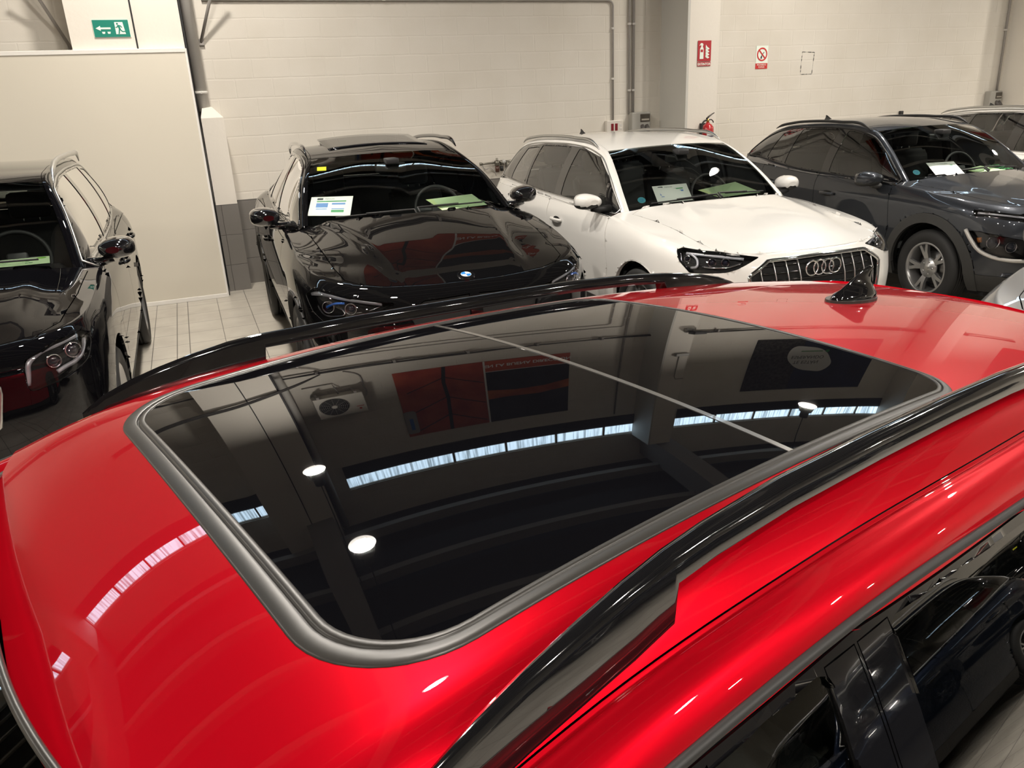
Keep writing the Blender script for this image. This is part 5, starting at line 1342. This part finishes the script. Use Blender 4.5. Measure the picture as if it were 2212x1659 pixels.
# ---------------------------------------------------------------- black boxy SUV
GLB = dict(name='black_suv', loc=(-1.409, 3.755, 0), rz=PI2+.009, len=4.634, W=.917, R=.36, axles=(.85, 3.68), paint=M_BLACKP,
  nose=[(0, 0), (.004, .22), (.018, .42), (.05, .60), (.105, .75), (.20, .87), (.34, .945), (.52, .98), (.75, .995)], tail=TAIL, xs=XS, nt=140, nl=5,
  lv=[(.10, .85, 4.50, [(0, .21), (4.6, .24)]), (.03, .90, 4.58, [(0, .38), (4.6, .4)]), (.0, .915, 4.62, [(0, .60), (4.6, .62)]), (.005, .917, 4.63, [(0, .76), (.9, .80), (4.6, .82)]),
      (.02, .908, 4.61, [(0, .88), (.9, .94), (2.5, .98), (4.6, 1.0)]), (.06, .862, 4.57, [(0, .955), (.4, .99), (.9, 1.03), (1.3, 1.06), (2.5, 1.08), (3.6, 1.10), (4.6, 1.12)])],
  tc=.20, td=.84, cowl=[(1.22, 0, 1.125), (1.24, .35, 1.12), (1.31, .66, 1.10), (1.40, .85, 1.065)], hoodc=[(.4, 0, 1.02), (.8, 0, 1.08)],
  hoodcut=[(.10, 0), (.11, .3), (.14, .50), (.22, .66), (.36, .74), (.8, .785), (1.28, .80), (1.30, .66), (1.23, .36), (1.20, 0)], hoodfn=lambda x, y: .014/(1+np.exp((np.abs(y)-.56)/.02))*np.clip((x-.1)/.4, 0, 1),
  wbase=(1.28, 0, 1.14), wsc=[(1.56, 0, 1.375)], header=[(1.84, 0, 1.565), (1.85, .25, 1.56)], rheader=[(4.15, 0, 1.585), (4.14, .25, 1.58)],
  topc=[(1.36, .765, 1.065), (1.48, .745, 1.18), (1.68, .70, 1.37), (1.90, .645, 1.52), (2.3, .63, 1.57), (2.8, .628, 1.585), (3.4, .622, 1.58), (3.95, .61, 1.55), (4.15, .63, 1.48), (4.32, .68, 1.32), (4.42, .73, 1.16)],
  base=[(1.36, .78, 1.06), (1.8, .80, 1.075), (2.4, .81, 1.085), (3.0, .81, 1.095), (3.6, .80, 1.12), (4.1, .77, 1.15), (4.42, .73, 1.16)],
  hi=3, ri=7, twin=[.045, .05, .05, .05, .055, .055, .055, .06, .07, .06, .03], twup=[.012, .018, .022, .026, .03, .03, .03, .03, .03, .02, .01], gb=.03,
  roofc=[(2.4, 0, 1.625), (3.2, 0, 1.635)], tailc=[(4.32, 0, 1.40), (4.42, 0, 1.24)], beltz=1.05, iw=.67, seatz=.36,
  mir=(1.60, .85, 1.15), mirs=.84, tw=.235, rim=.25, style=(5, 'y'), rimmat=M_SILVER, mirmat=M_PIANO,
  rail=[(1.90, .655, 1.535), (1.98, .65, 1.585), (2.15, .642, 1.622), (2.5, .63, 1.645), (3.0, .628, 1.652), (3.6, .62, 1.645), (4.0, .612, 1.61), (4.06, .61, 1.57)], railmat=M_SATIN, railr=.018,
  doors=[('front_door', rpoly([(1.34, .62), (1.42, .33), (2.56, .33), (2.64, 1.08), (1.40, 1.055)], .02), 2.40, .94), ('rear_door', rpoly([(2.56, .33), (3.25, .33), (3.38, .6), (3.72, .95), (3.74, 1.12), (2.64, 1.08)], .02), 3.48, .97)],
  clad=(.405, M_PLAST, .008), sill=(.36, M_PLAST), trims=[])
GLB['panes'] = [('front_side_window', between(GLB, (1.66, 1.72), (2.56, 2.53), .035, .02, 12), M_TINT), ('rear_side_window', between(GLB, (2.68, 2.66), (3.52, 3.50), .035, .02, 10), M_PRIV), ('quarter_window', between(GLB, (3.60, 3.57), (4.15, 4.02), .05, .02, 8), M_PRIV)]
GLB['gloss'] = [('window_frame', gloss_poly(GLB, .02, .006))]

def HZ(pts, ang):
    a = radians(ang); return [(x*sin(a)+y*cos(a), z) for x, y, z in pts]
M_DRL = mat('lamp light guide', (.75, .76, .80), .25, .3, .5)
M_LCHROME = mat('lamp chrome', (.62, .62, .64), .12, 1)
M_LBODY = mat('lamp inner black', (.02, .02, .022), .25, .2)
M_PROJ = mat('projector lens', (.02, .025, .04), .02, 0, 1)
M_REFLR = mat('red reflector', (.35, .02, .03), .2)
def tubep(hl, nm, m, side, pts, r, sx=1.0, inset=(.02, .01)):
    bm = bmesh.new(); tube(bm, spl([(x+inset[0], (y-inset[1])*side, z) for x, y, z in pts], max(12, 4*len(pts))) if len(pts) > 2 else [(x+inset[0], (y-inset[1])*side, z) for x, y, z in pts], r, 8, sx=sx); return link(nm, bm, m, hl, True)
def proj(hl, side, x, y, z, r):
    bm = bmesh.new(); M = Matrix.Translation((x, y*side, z)) @ Matrix.Rotation(radians(-90-25*side), 4, 'Z') @ Matrix.Identity(4)
    lathe(bm, [(r*1.18, .0), (r*1.22, -.008), (r*1.02, -.012), (r*1.0, .02)], 24, M=M); link('projector_ring', bm, M_LCHROME, hl, True)
    bm = bmesh.new(); lathe(bm, [(0, -.010), (r*.5, -.007), (r*.85, .002), (r, .014)], 24, M=M); link('projector_lens', bm, M_PROJ, hl, True)
def bmw_lamp(K, hl, side, c):
    tubep(hl, 'light_guide', M_DRL, side, [(.48, .88, .862), (.40, .825, .868), (.31, .77, .862), (.21, .665, .848), (.13, .54, .830)], .014, .8, (.014, .012))
    tubep(hl, 'light_guide', M_LCHROME, side, [(.42, .87, .80), (.35, .85, .755), (.27, .80, .752), (.22, .745, .775), (.25, .76, .80)], .007, 1, (.03, .02))
    tubep(hl, 'light_guide', M_LCHROME, side, [(.20, .69, .775), (.16, .60, .79), (.14, .55, .81)], .006, 1, (.03, .02))
    tubep(hl, 'blue_accent', mat('blue lamp accent', (.05, .20, .75), .3), side, [(.33, .83, .80), (.28, .79, .825), (.24, .74, .83)], .007, 1, (.03, .02))
    proj(hl, side, .36, .80, .80, .032); proj(hl, side, .24, .69, .80, .030)
def q3_lamp(K, hl, side, c):
    tubep(hl, 'light_guide', M_DRL, side, [(.41, .81, .862), (.27, .68, .850), (.16, .53, .832)], .010, 1, (.016, .012))
    tubep(hl, 'light_guide', M_DRL, side, [(.37, .80, .86), (.31, .785, .82), (.29, .80, .79), (.33, .82, .775)], .009, 1, (.03, .02))
    tubep(hl, 'light_guide', M_LCHROME, side, [(.28, .77, .785), (.20, .71, .782), (.155, .62, .79), (.14, .55, .81)], .008, 1, (.03, .02))
    tubep(hl, 'light_guide', M_LCHROME, side, [(.44, .83, .86), (.40, .845, .80), (.35, .84, .775)], .008, 1, (.03, .02))
    proj(hl, side, .27, .70, .815, .024); proj(hl, side, .22, .63, .815, .024); proj(hl, side, .41, .80, .83, .018)
def glb_lamp(K, hl, side, c):
    tubep(hl, 'light_guide', M_DRL, side, [(.31, .81, .925), (.22, .735, .915), (.14, .66, .90), (.10, .625, .87), (.095, .615, .82), (.09, .605, .775)], .013, .8, (.03, .015))
    tubep(hl, 'light_guide', M_DRL, side, [(.33, .835, .90), (.30, .83, .86), (.24, .80, .825), (.18, .745, .81), (.16, .72, .80)], .012, .8, (.03, .015))
    proj(hl, side, .27, .775, .875, .032); proj(hl, side, .19, .70, .855, .028)
    tubep(hl, 'lamp_reflector', M_REFLR, side, [(.16, .665, .87), (.155, .655, .84)], .012, 1, (.05, .015))
def kona_drl(K, hl, side, c):
    tubep(hl, 'light_guide', M_DRL, side, [(.42, .80, .853), (.32, .745, .848), (.22, .67, .838), (.14, .57, .822)], .010, 1, (.025, .015))
def kona_low(K, hl, side, c):
    proj(hl, side, .30, .74, .63, .045); proj(hl, side, .20, .66, .60, .038)
    tubep(hl, 'lamp_reflector', mat('amber reflector', (.55, .20, .05), .3), side, [(.36, .80, .66), (.35, .80, .62)], .018, 1, (.04, .02))
    tubep(hl, 'lamp_reflector', M_LCHROME, side, [(.17, .62, .62), (.16, .58, .56)], .03, 1, (.05, .0))
BL = [(.508, .906, .862), (.448, .859, .905), (.318, .795, .892), (.191, .661, .868), (.091, .46, .832), (.13, .60, .785), (.232, .772, .745), (.316, .842, .725), (.418, .888, .775)]
BMW['lamps'] = [('headlight', rpoly(HZ(BL, 40), .012, 3), 40, .06, bmw_lamp)]
QL = [(.48, .842, .885), (.455, .806, .90), (.248, .638, .882), (.122, .438, .847), (.123, .595, .785), (.152, .663, .765), (.328, .83, .75), (.43, .851, .82)]
Q3['lamps'] = [('headlight', rpoly(HZ(QL, 40), .010, 3), 40, .05, q3_lamp)]
GL = [(.09, .60, .90), (.199, .728, .944), (.342, .83, .950), (.355, .855, .905), (.272, .838, .825), (.16, .754, .785), (.07, .596, .755)]
GLB['lamps'] = [('headlight', rpoly(HZ(GL, 40), .035, 5), 40, .06, glb_lamp)]
KD = [(.46, .818, .880), (.315, .748, .872), (.15, .60, .850), (.15, .61, .80), (.33, .76, .828), (.44, .83, .835)]
KL = [(.455, .853, .715), (.36, .82, .60), (.30, .79, .556), (.217, .735, .526), (.113, .60, .512), (.09, .50, .52), (.10, .50, .64), (.265, .767, .700), (.394, .832, .718)]
KONA['lamps'] = [('daytime_light', rpoly(HZ(KD, 40), .008, 3), 40, .04, kona_drl), ('headlight', rpoly(HZ(KL, 40), .02, 4), 40, .07, kona_low)]
# grille openings seen from the front (y, z)
def sym(P): return P+[(-y, z) for y, z in reversed(P)]
Q3['fronts'] = [('grille', sym([(0, .828), (.395, .822), (.535, .735), (.50, .50), (.38, .40), (0, .39)]), M_DARK, .001, .03, -.02), ('lower_intake', sym([(0, .34), (.6, .34), (.7, .30), (.6, .26), (0, .26)]), M_PLAST, .001, .02, -.01)]
BMW['fronts'] = [('grille', sym([(.03, .845), (.30, .835), (.40, .78), (.34, .62), (.05, .60)])[:5], M_DARK, .001, .03, -.015), ('grille', [(-y, z) for y, z in [(.03, .845), (.30, .835), (.40, .78), (.34, .62), (.05, .60)]], M_DARK, .001, .03, -.015), ('lower_intake', sym([(0, .50), (.5, .50), (.6, .32), (0, .32)]), M_PLAST, .001, .02, -.01)]
GLB['fronts'] = [('grille', sym([(0, .895), (.42, .89), (.50, .80), (.46, .62), (0, .60)]), M_DARK, .001, .03, -.02), ('lower_intake', sym([(0, .42), (.6, .42), (.7, .30), (0, .30)]), M_PLAST, .001, .02, -.01)]
KONA['fronts'] = [('grille', sym([(0, .74), (.42, .74), (.47, .66), (.40, .50), (0, .48)]), M_PLAST, .001, .03, -.015)]
RED['fronts'] = [('grille', sym([(0, .64), (.40, .64), (.48, .56), (.40, .42), (0, .40)]), M_PLAST, .001, .03, -.015)]
RL = [(.42, .86, .74), (.28, .76, .76), (.10, .52, .70), (.12, .58, .62), (.27, .80, .62), (.38, .855, .66)]
RED['lamps'] = [('headlight', rpoly(HZ(RL, 40), .01, 3), 40, .05, lambda K, hl, side, c: (proj(hl, side, .30, .74, .69, .03), tubep(hl, 'light_guide', M_DRL, side, [(.38, .82, .72), (.25, .70, .715), (.14, .55, .69)], .008, 1, (.03, .02))))]

def rw(z0, z1, w0, w1): return rpoly([(-w0, z0), (w0, z0), (w1, z1), (-w1, z1)], .05, 4)
RED['rwin'] = rw(1.06, 1.285, .56, .48); RED['tlz'] = (.84, .96)
BMW['rwin'] = rw(1.22, 1.41, .56, .44); BMW['tlz'] = (.92, 1.05)
Q3['rwin'] = rw(1.15, 1.44, .60, .48); Q3['tlz'] = (.92, 1.04)
KONA['rwin'] = rw(1.17, 1.43, .56, .46); KONA['tlz'] = (.94, 1.06)
GLB['rwin'] = rw(1.18, 1.52, .62, .54); GLB['tlz'] = (.92, 1.08)
import time as _t
_t0 = _t.time()
K = build_car(RED)
rr = K.root
tag(rr, 'glossy red estate car filling the foreground, with a dark glass roof and black roof rails', 'car')
for s_ in (1, -1): blade_rail(rr, s_)
fx = RX0+1.755; fin(rr, fx, float(red_roof(fx, 0))+.002, M_PIANO, 1.18, 0, .10)
for s_ in (1, -1):
    # black bead along the cant rail, over the window frame, and along the belt
    trim_line(K.bvh, [(p[0], p[2]-.006) for p in zip(*[iter([])]*3)] or [(x, float(tab([(p[0], p[2]) for p in RED['topc']], x))-.006) for x in np.linspace(1.2, 4.15, 60)], 'y', s_, .0065, 'window_surround', M_PLAST, rr, off=.001, n=90)
    trim_line(K.bvh, [(x, float(tab([(p[0], p[2]) for p in RED['base']], x))+.008) for x in np.linspace(1.2, 4.15, 30)], 'y', s_, .008, 'belt_trim', M_PIANO, rr, off=.001, n=60)
bm = bmesh.new(); hd_ = [tuple(p) for p in K.WG[-1]]; tube(bm, [(x-.002, -y, z+.001) for x, y, z in hd_[::-1]]+[(x-.002, y, z+.001) for x, y, z in hd_[1:]], .0045, 6); link('windscreen_seal', bm, M_SEAL, rr, True)
print('red', _t.time()-_t0)
def surround(K, S, m, r, name='window_trim', belt=True):
    b = S['base']; t = S['topc']
    for s_ in (1, -1):
        up = [(x, float(tab([(p[0], p[2]) for p in t], x))-.012) for x in np.linspace(t[0][0]+.06, t[-1][0]-.05, 70)]
        dn = [(x, float(tab([(p[0], p[2]) for p in b], x))+.006) for x in np.linspace(t[0][0]+.06, t[-1][0]-.05, 40)]
        trim_line(K.bvh, up+dn[::-1], 'y', s_, r, name, m, K.root, off=.001, closed=True, n=140)
KB = build_car(BMW); surround(KB, BMW, M_PIANO, .008)
KQ = build_car(Q3); surround(KQ, Q3, M_SATIN, .007)
KK = build_car(KONA); surround(KK, KONA, M_PLAST, .008)
KG = build_car(GLB); surround(KG, GLB, M_SATIN, .008)
tag(KB.root, 'black car with a tilted glass sunroof, facing the camera left of the white car', 'car')
tag(KQ.root, 'white car with four chrome rings on the grille, parked beside the black car', 'car')
tag(KK.root, 'dark grey car with wide plastic wheel arches, right of the white car with rings', 'car')
tag(KG.root, 'black boxy car cut off by the left edge, with silver roof rails', 'car')
print('cars', _t.time()-_t0)

# ---- badges and small parts
def on_surf(K, which, x, y):
    b = {'hood': K.bvh_hood, 'roof': K.bvh_roof, 'ws': K.bvh_ws}[which]
    h = b.ray_cast(Vector((x, y, 3)), Vector((0, 0, -1)));
    n = h[1] if h[1].z > 0 else -h[1]
    return h[0], n
def frame_at(p, n, fwd=Vector((-1, 0, 0))):
    z = n.normalized(); x = (fwd-z*fwd.dot(z)).normalized(); y = z.cross(x)
    return Matrix(((x.x, y.x, z.x, p.x), (x.y, y.y, z.y, p.y), (x.z, y.z, z.z, p.z), (0, 0, 0, 1)))
# roundel on the black car's bonnet: chrome rim, black ring, blue and white quarters
p_, n_ = on_surf(KB, 'hood', .20, 0); M = frame_at(p_, n_)
bd = empty('bonnet_badge'); bd.parent = KB.root; bd.matrix_local = M @ Matrix.Scale(1.3, 4)
def disc(bm, r0, r1, z, a0=0, a1=360, n=32, h=.001):
    P = [(r1*cos(radians(a0+(a1-a0)*k/n)), r1*sin(radians(a0+(a1-a0)*k/n))) for k in range(n+(0 if a1-a0 == 360 else 1))]
    if r0 == 0: pr = P+([(0, 0)] if a1-a0 < 360 else [])
    prism(bm, pr, 'z', z, z+h)
bm = bmesh.new(); disc(bm, 0, .041, 0, h=.004); link('badge_rim', bm, M_CHROME, bd)
bm = bmesh.new(); disc(bm, 0, .038, .004); link('badge_ring', bm, M_PIANO, bd)
bm = bmesh.new(); disc(bm, 0, .024, .005, h=.0012); link('badge_white', bm, M_PAPER, bd)
for a in (0, 180):
    bm = bmesh.new(); disc(bm, 0, .0225, .0062, a, a+90, 10); link('badge_blue', bm, mat('badge blue', (.02, .22, .65), .3), bd)
bm = bmesh.new()
for k, ch in enumerate('BMW'):
    a = radians(42-42*k); add_text(bm, ch, .014, Matrix.Translation((.0265*cos(a), .0265*sin(a)*-1 if False else -.0265*sin(-a)*-1, .0052)) @ Matrix.Rotation(radians(-90)+a, 4, 'Z') if False else Matrix.Rotation(a, 4, 'Z') @ Matrix.Translation((.0262, .005, .0052)) @ Matrix.Rotation(radians(-90), 4, 'Z'))
link('badge_letters', bm, M_CHROME, bd)
# tilted glass sunroof of the black car
sr = empty('sunroof'); sr.parent = KB.root; p_, n_ = on_surf(KB, 'roof', 2.32, 0); sr.location = p_+Vector((0, 0, .004)); sr.rotation_euler = (0, radians(-6.0), 0)
def xsheet(name, x0, x1, w, m, parent, sag=.012, th=.012, r=.05):
    bm = bmesh.new(); nx, ny = 6, 12
    V = [[bm.verts.new((x0+(x1-x0)*i/nx, -w+2*w*j/ny, -sag*((2*j/ny-1)**2))) for j in range(ny+1)] for i in range(nx+1)]
    for i in range(nx):
        for j in range(ny): bm.faces.new((V[i][j], V[i+1][j], V[i+1][j+1], V[i][j+1]))
    bmesh.ops.recalc_face_normals(bm, faces=bm.faces); bmesh.ops.solidify(bm, geom=bm.faces, thickness=th); return link(name, bm, m, parent, True)
xsheet('sunroof_glass', 0, .62, .40, M_PANO, sr, .02)
bm = bmesh.new(); box(bm, .02, .60, -.385, -.37, -.06, -.02); box(bm, .02, .60, .37, .385, -.06, -.02); link('sunroof_seal', bm, M_SEAL, sr)
# white car: chrome grille frame, bars, four rings
def front_pt(K, y, z, off=.0):
    h = K.bvh.ray_cast(Vector((-2, y, z)), Vector((1, 0, 0)))
    return (h[0].x-off if h[0] is not None else .1)
GP = sym([(0, .828), (.395, .822), (.535, .735), (.50, .50), (.38, .40), (0, .39)])
gf = None
def tubef(K, pts, r, nm, m, off=.004, closed=False, n=80, par=None, sx=1.0):
    P = np.array(pts, float)
    if closed: P = np.vstack([P, P[:1]])
    d = np.r_[0, np.cumsum(np.linalg.norm(np.diff(P, axis=0), axis=1))]; t = np.linspace(0, d[-1], n+1); Q = np.stack([np.interp(t, d, P[:, k]) for k in (0, 1)], 1)
    if closed: Q = Q[:-1]
    bm = bmesh.new(); tube(bm, [(front_pt(K, y, z, off), y, z) for y, z in Q], r, 8, closed=closed, sx=sx); return link(nm, bm, m, par or K.root, True)
tubef(KQ, GP, .015, 'grille_frame', M_CHROME, .0, True)
for y in (-.455, -.36, -.27, -.18, .18, .27, .36, .455):
    zt = min(.815, .822-(abs(y)-.395)*.62 if abs(y) > .395 else .815); zb = .42 if abs(y) < .38 else .42+(abs(y)-.38)*.8
    bm = bmesh.new(); zz = np.linspace(zb, zt, 8); tube(bm, [(front_pt(KQ, y, z, -.004)+(-.012 if 1 < i < 6 else 0), y, z) for i, z in enumerate(zz)], .006, 6, sx=.7); link('grille_bar', bm, M_SATIN, KQ.root)
for z in np.linspace(.45, .79, 8):
    w = .50 if z < .74 else .44; w = min(w, .38+(z-.40)*1.2)
    bm = bmesh.new(); tube(bm, [(front_pt(KQ, y, z, -.014), y, z) for y in np.linspace(-w, w, 20)], .007, 6); link('grille_slat', bm, M_PIANO, KQ.root)
rg = empty('rings_badge'); rg.parent = KQ.root; rg.location = (front_pt(KQ, 0, .755)-.012, 0, .755)
for k in range(4):
    bm = bmesh.new(); yy = (k-1.5)*.063; tube(bm, [(-.002*(k % 2), yy+.048*cos(a), .048*sin(a)) for a in np.linspace(0, 2*pi, 41)[:-1]], .0058, 8, closed=True); link('badge_ring', bm, M_CHROME, rg, True)
# black boxy car: star on the grille with a pin mesh
st = empty('star_badge'); st.parent = KG.root; st.location = (front_pt(KG, 0, .75)-.02, 0, .75)
bm = bmesh.new(); tube(bm, [(0, .10*cos(a), .10*sin(a)) for a in np.linspace(0, 2*pi, 49)[:-1]], .008, 8, closed=True)
for k in range(3):
    a = radians(90+120*k); tube(bm, [(0, 0, 0), (0, .098*cos(a), .098*sin(a))], [.016, .004], 6)
link('badge_star', bm, M_CHROME, st, True)
for s_ in (1, -1):
    tubef(KG, [(s_*.12, .74), (s_*.30, .745), (s_*.47, .75)], .020, 'grille_louvre', M_SATIN, .0, n=20)
tubef(KG, sym([(0, .895), (.42, .89), (.50, .80), (.46, .62), (0, .60)]), .010, 'grille_frame', M_SATIN, .0, True)
# grey car: light trim under the lower lamps
for s_ in (1, -1):
    pts = [(.47, .872, .725), (.41, .855, .64), (.35, .835, .57), (.27, .79, .525), (.17, .70, .500), (.09, .54, .495), (.06, .40, .49)]
    P = []
    for x, y, z in spl(pts, 30):
        h = KK.bvh.find_nearest(Vector((x, y*s_, z))); P.append(tuple(h[0]))
    bm = bmesh.new(); tube(bm, P, .016, 8); link('lamp_trim', bm, mat('pale trim', (.55, .53, .50), .35, .3), KK.root, True)
# aerials
for K_, x in ((KQ, 3.72), (KK, 3.45), (KB, 3.55)):
    p_, n_ = on_surf(K_, 'roof', x, 0); fin(K_.root, x, p_.z-.002, M_PLAST if K_ is not KB else M_PIANO, .85)
# wipers
for K_, S_ in ((KB, BMW), (KQ, Q3), (KK, KONA), (KG, GLB)):
    wiper(K_, K_.root, -.02, .74, 1, .8, .5); wiper(K_, K_.root, .06, .78, -1, 1.3, .6)

# ---------------------------------------------------------------- papers behind the windscreens
def quad_map(C, u, v, off=0):
    TL, TR, BR, BL = [Vector(c) for c in C]; n = (TR-TL).cross(BL-TL).normalized()
    return (TL*(1-u)+TR*u)*(1-v)+(BL*(1-u)+BR*u)*v-n*off
def qbox(bm, C, u0, u1, v0, v1, o0, o1):
    A = [bm.verts.new(quad_map(C, u, v, o0)) for u, v in ((u0, v0), (u1, v0), (u1, v1), (u0, v1))]; B = [bm.verts.new(quad_map(C, u, v, o1)) for u, v in ((u0, v0), (u1, v0), (u1, v1), (u0, v1))]
    bm.faces.new(A); bm.faces.new(B[::-1])
    for i in range(4): bm.faces.new((A[i], A[(i+1) % 4], B[(i+1) % 4], B[i]))
def qtext(bm, C, s, u, v, size, off, bold=0):
    me = text_mesh(s, 1, 'LEFT', 0, bold); n0 = len(bm.verts); bm.from_mesh(me); bpy.data.meshes.remove(me); bm.verts.ensure_lookup_table()
    asp = (Vector(C[1])-Vector(C[0])).length/(Vector(C[3])-Vector(C[0])).length
    for w_ in bm.verts[n0:]: w_.co = quad_map(C, u+w_.co.x*size/asp, v-w_.co.y*size, off)
M_PGB = mat('soft blue print', (.14, .28, .62), .5); M_PGG = mat('soft green print', (.08, .34, .14), .5); M_LEAF = mat('leaf green', (.20, .50, .06), .5); M_PG2 = mat('pale yellow green field', (.66, .80, .40), .5)
SHEETS = [
('BMW', 'white', [(1.727, 0.653, 1.293), (1.656, 0.365, 1.285), (1.489, 0.431, 1.167), (1.57, 0.717, 1.184)]),
('BMW', 'green', [(1.657, -0.175, 1.213), (1.722, -0.564, 1.217), (1.536, -0.62, 1.149), (1.37, -0.218, 1.16)]),
('Q3', 'white', [(1.554, 0.418, 1.185), (1.506, 0.129, 1.192), (1.338, 0.168, 1.078), (1.401, 0.446, 1.067)]),
('Q3', 'green', [(1.52, 0.005, 1.126), (1.609, -0.417, 1.155), (1.457, -0.567, 1.071), (1.33, -0.069, 1.078)]),
('KONA', 'white', [(1.462, 0.41, 1.166), (1.399, 0.154, 1.167), (1.122, 0.27, 1.072), (1.209, 0.5, 1.061)]),
('KONA', 'green', [(1.367, 0.064, 1.087), (1.367, -0.134, 1.112), (1.146, -0.27, 1.072), (1.106, 0.063, 1.067)]),
('GLB', 'green', [(1.441, -0.285, 1.157), (1.49, -0.596, 1.148), (1.434, -0.598, 1.116), (1.384, -0.288, 1.127)]),
]
WHO = dict(BMW=('black car with the tilted sunroof', KB), Q3=('white car with rings on its grille', KQ), KONA=('dark grey car', KK), GLB=('black boxy car at the left edge', KG))
for car, kind, C in SHEETS:
    K_ = WHO[car][1]; Mw = Matrix.Translation(K_.root.location) @ K_.root.rotation_euler.to_matrix().to_4x4(); C = [Mw @ Vector(c) for c in C]; o0 = C[3]; C = [c-o0 for c in C]
    sg = -1 if (C[1]-C[0]).cross(C[3]-C[0]).dot(cam.location-o0) > 0 else 1
    f = .0012*sg
    R_ = empty('price_sheet' if kind == 'green' else 'data_sheet', tuple(o0))
    if kind == 'white':
        tag(R_, 'white data sheet behind the windscreen of the %s' % WHO[car][0], 'paper')
        bm = bmesh.new(); qbox(bm, C, 0, 1, 0, 1, 0, f*.6); link('paper_sheet', bm, M_PAPER, R_)
        bm = bmesh.new(); qbox(bm, C, .15, .29, .07, .17, f*.7, f); link('header_logo', bm, M_INKK, R_)
        bm = bmesh.new(); qbox(bm, C, .15, .85, .22, .28, f*.7, f); qbox(bm, C, .53, .83, .70, .82, f*.7, f); link('green_blocks', bm, M_PGG, R_)
        bm = bmesh.new(); qbox(bm, C, .15, .43, .34, .57, f*.7, f); qbox(bm, C, .52, .84, .34, .43, f*.7, f); qbox(bm, C, .16, .42, .63, .67, f*.7, f); qbox(bm, C, .53, .83, .62, .66, f*.7, f); link('blue_blocks', bm, M_PGB, R_)
        bm = bmesh.new(); qtext(bm, C, 'Vehiculo', .33, .15, .10, f); link('sheet_heading', bm, M_INKK, R_)
    else:
        tag(R_, 'pale green price sheet behind the windscreen of the %s' % WHO[car][0], 'paper')
        bm = bmesh.new(); qbox(bm, C, 0, 1, 0, 1, 0, f*.6); link('paper_sheet', bm, M_PGREEN, R_)
        bm = bmesh.new(); qbox(bm, C, 0, .12, 0, 1, f*.7, f); link('side_field', bm, M_PG2, R_)
        bm = bmesh.new(); qtext(bm, C, 'buscacoche', .12, .27, .24, f, .02); qtext(bm, C, 'PVP CONTADO', .14, .52, .14, f); qtext(bm, C, 'FINANCIADO', .20, .72, .14, f); qtext(bm, C, '27.900', .55, .55, .22, f, .02); qtext(bm, C, '25.900', .60, .80, .22, f, .02); link('price_text', bm, M_INKG, R_)
        bm = bmesh.new()
        cs = [quad_map(C, .87+.08*cos(a), .16+.11*sin(a), f) for a in [2*pi*k/24 for k in range(24)]]; bm.faces.new([bm.verts.new(c) for c in cs]); link('leaf_logo', bm, M_LEAF, R_)
YC = [(2.015, 0.55, 1.481), (1.991, 0.485, 1.481), (1.943, 0.495, 1.457), (1.964, 0.56, 1.457)]
bm = bmesh.new(); qbox(bm, YC, 0, 1, 0, 1, 0, .0006); link('yellow_label', bm, M_YEL, KB.root)
for K_, x, y in ((KQ, 1.444, .571), (KK, 1.384, .575)):
    p_, n_ = on_surf(K_, 'ws', x, y); n_ = -n_ if n_.z < 0 else n_; M = frame_at(p_-n_*.004, n_)
    e_ = empty('round_sticker'); e_.parent = K_.root; e_.matrix_local = M
    bm = bmesh.new(); disc(bm, 0, .032, 0, h=.001); link('sticker_disc', bm, M_STICK, e_)
    bm = bmesh.new(); add_text(bm, 'C', .04, Matrix.Translation((-.014, .013, .0015)) @ Matrix.Rotation(radians(-90), 4, 'Z')); link('sticker_letter', bm, M_INKB, e_)
# ---------------------------------------------------------------- the other parked cars, copies with their own paint
def repaint(o, old, new):
    for s_ in o.material_slots:
        if s_.material in old: s_.link = 'OBJECT'; s_.material = new
    for c in o.children: repaint(c, old, new)
def another(src, loc, rz, label, old=None, new=None, name=None):
    r = copy_tree(src); r.location = loc; r.rotation_euler = (0, 0, rz)
    if name: r.name = name
    tag(r, label, 'car')
    if new: repaint(r, old, new)
    return r
another(KQ.root, (9.62, 4.05, 0), PI2-.13, 'white car at the right edge, half hidden behind the dark grey car')
another(KK.root, (3.10, 1.55, 0), .268, 'light grey car showing only a plain corner at the right edge behind the red roof', (M_GREYP, M_CLAD), M_LGREYP)
another(KG.root, (2.75, -3.0, 0), .30, 'dark blue car mirrored in the side windows of the red car', (M_BLACKP,), M_BLUEP, 'blue_car')
another(KB.root, (8.6, -2.6, 0), .28, 'black car behind the dark blue one, mirrored in the red car side windows')
print('all', _t.time()-_t0)
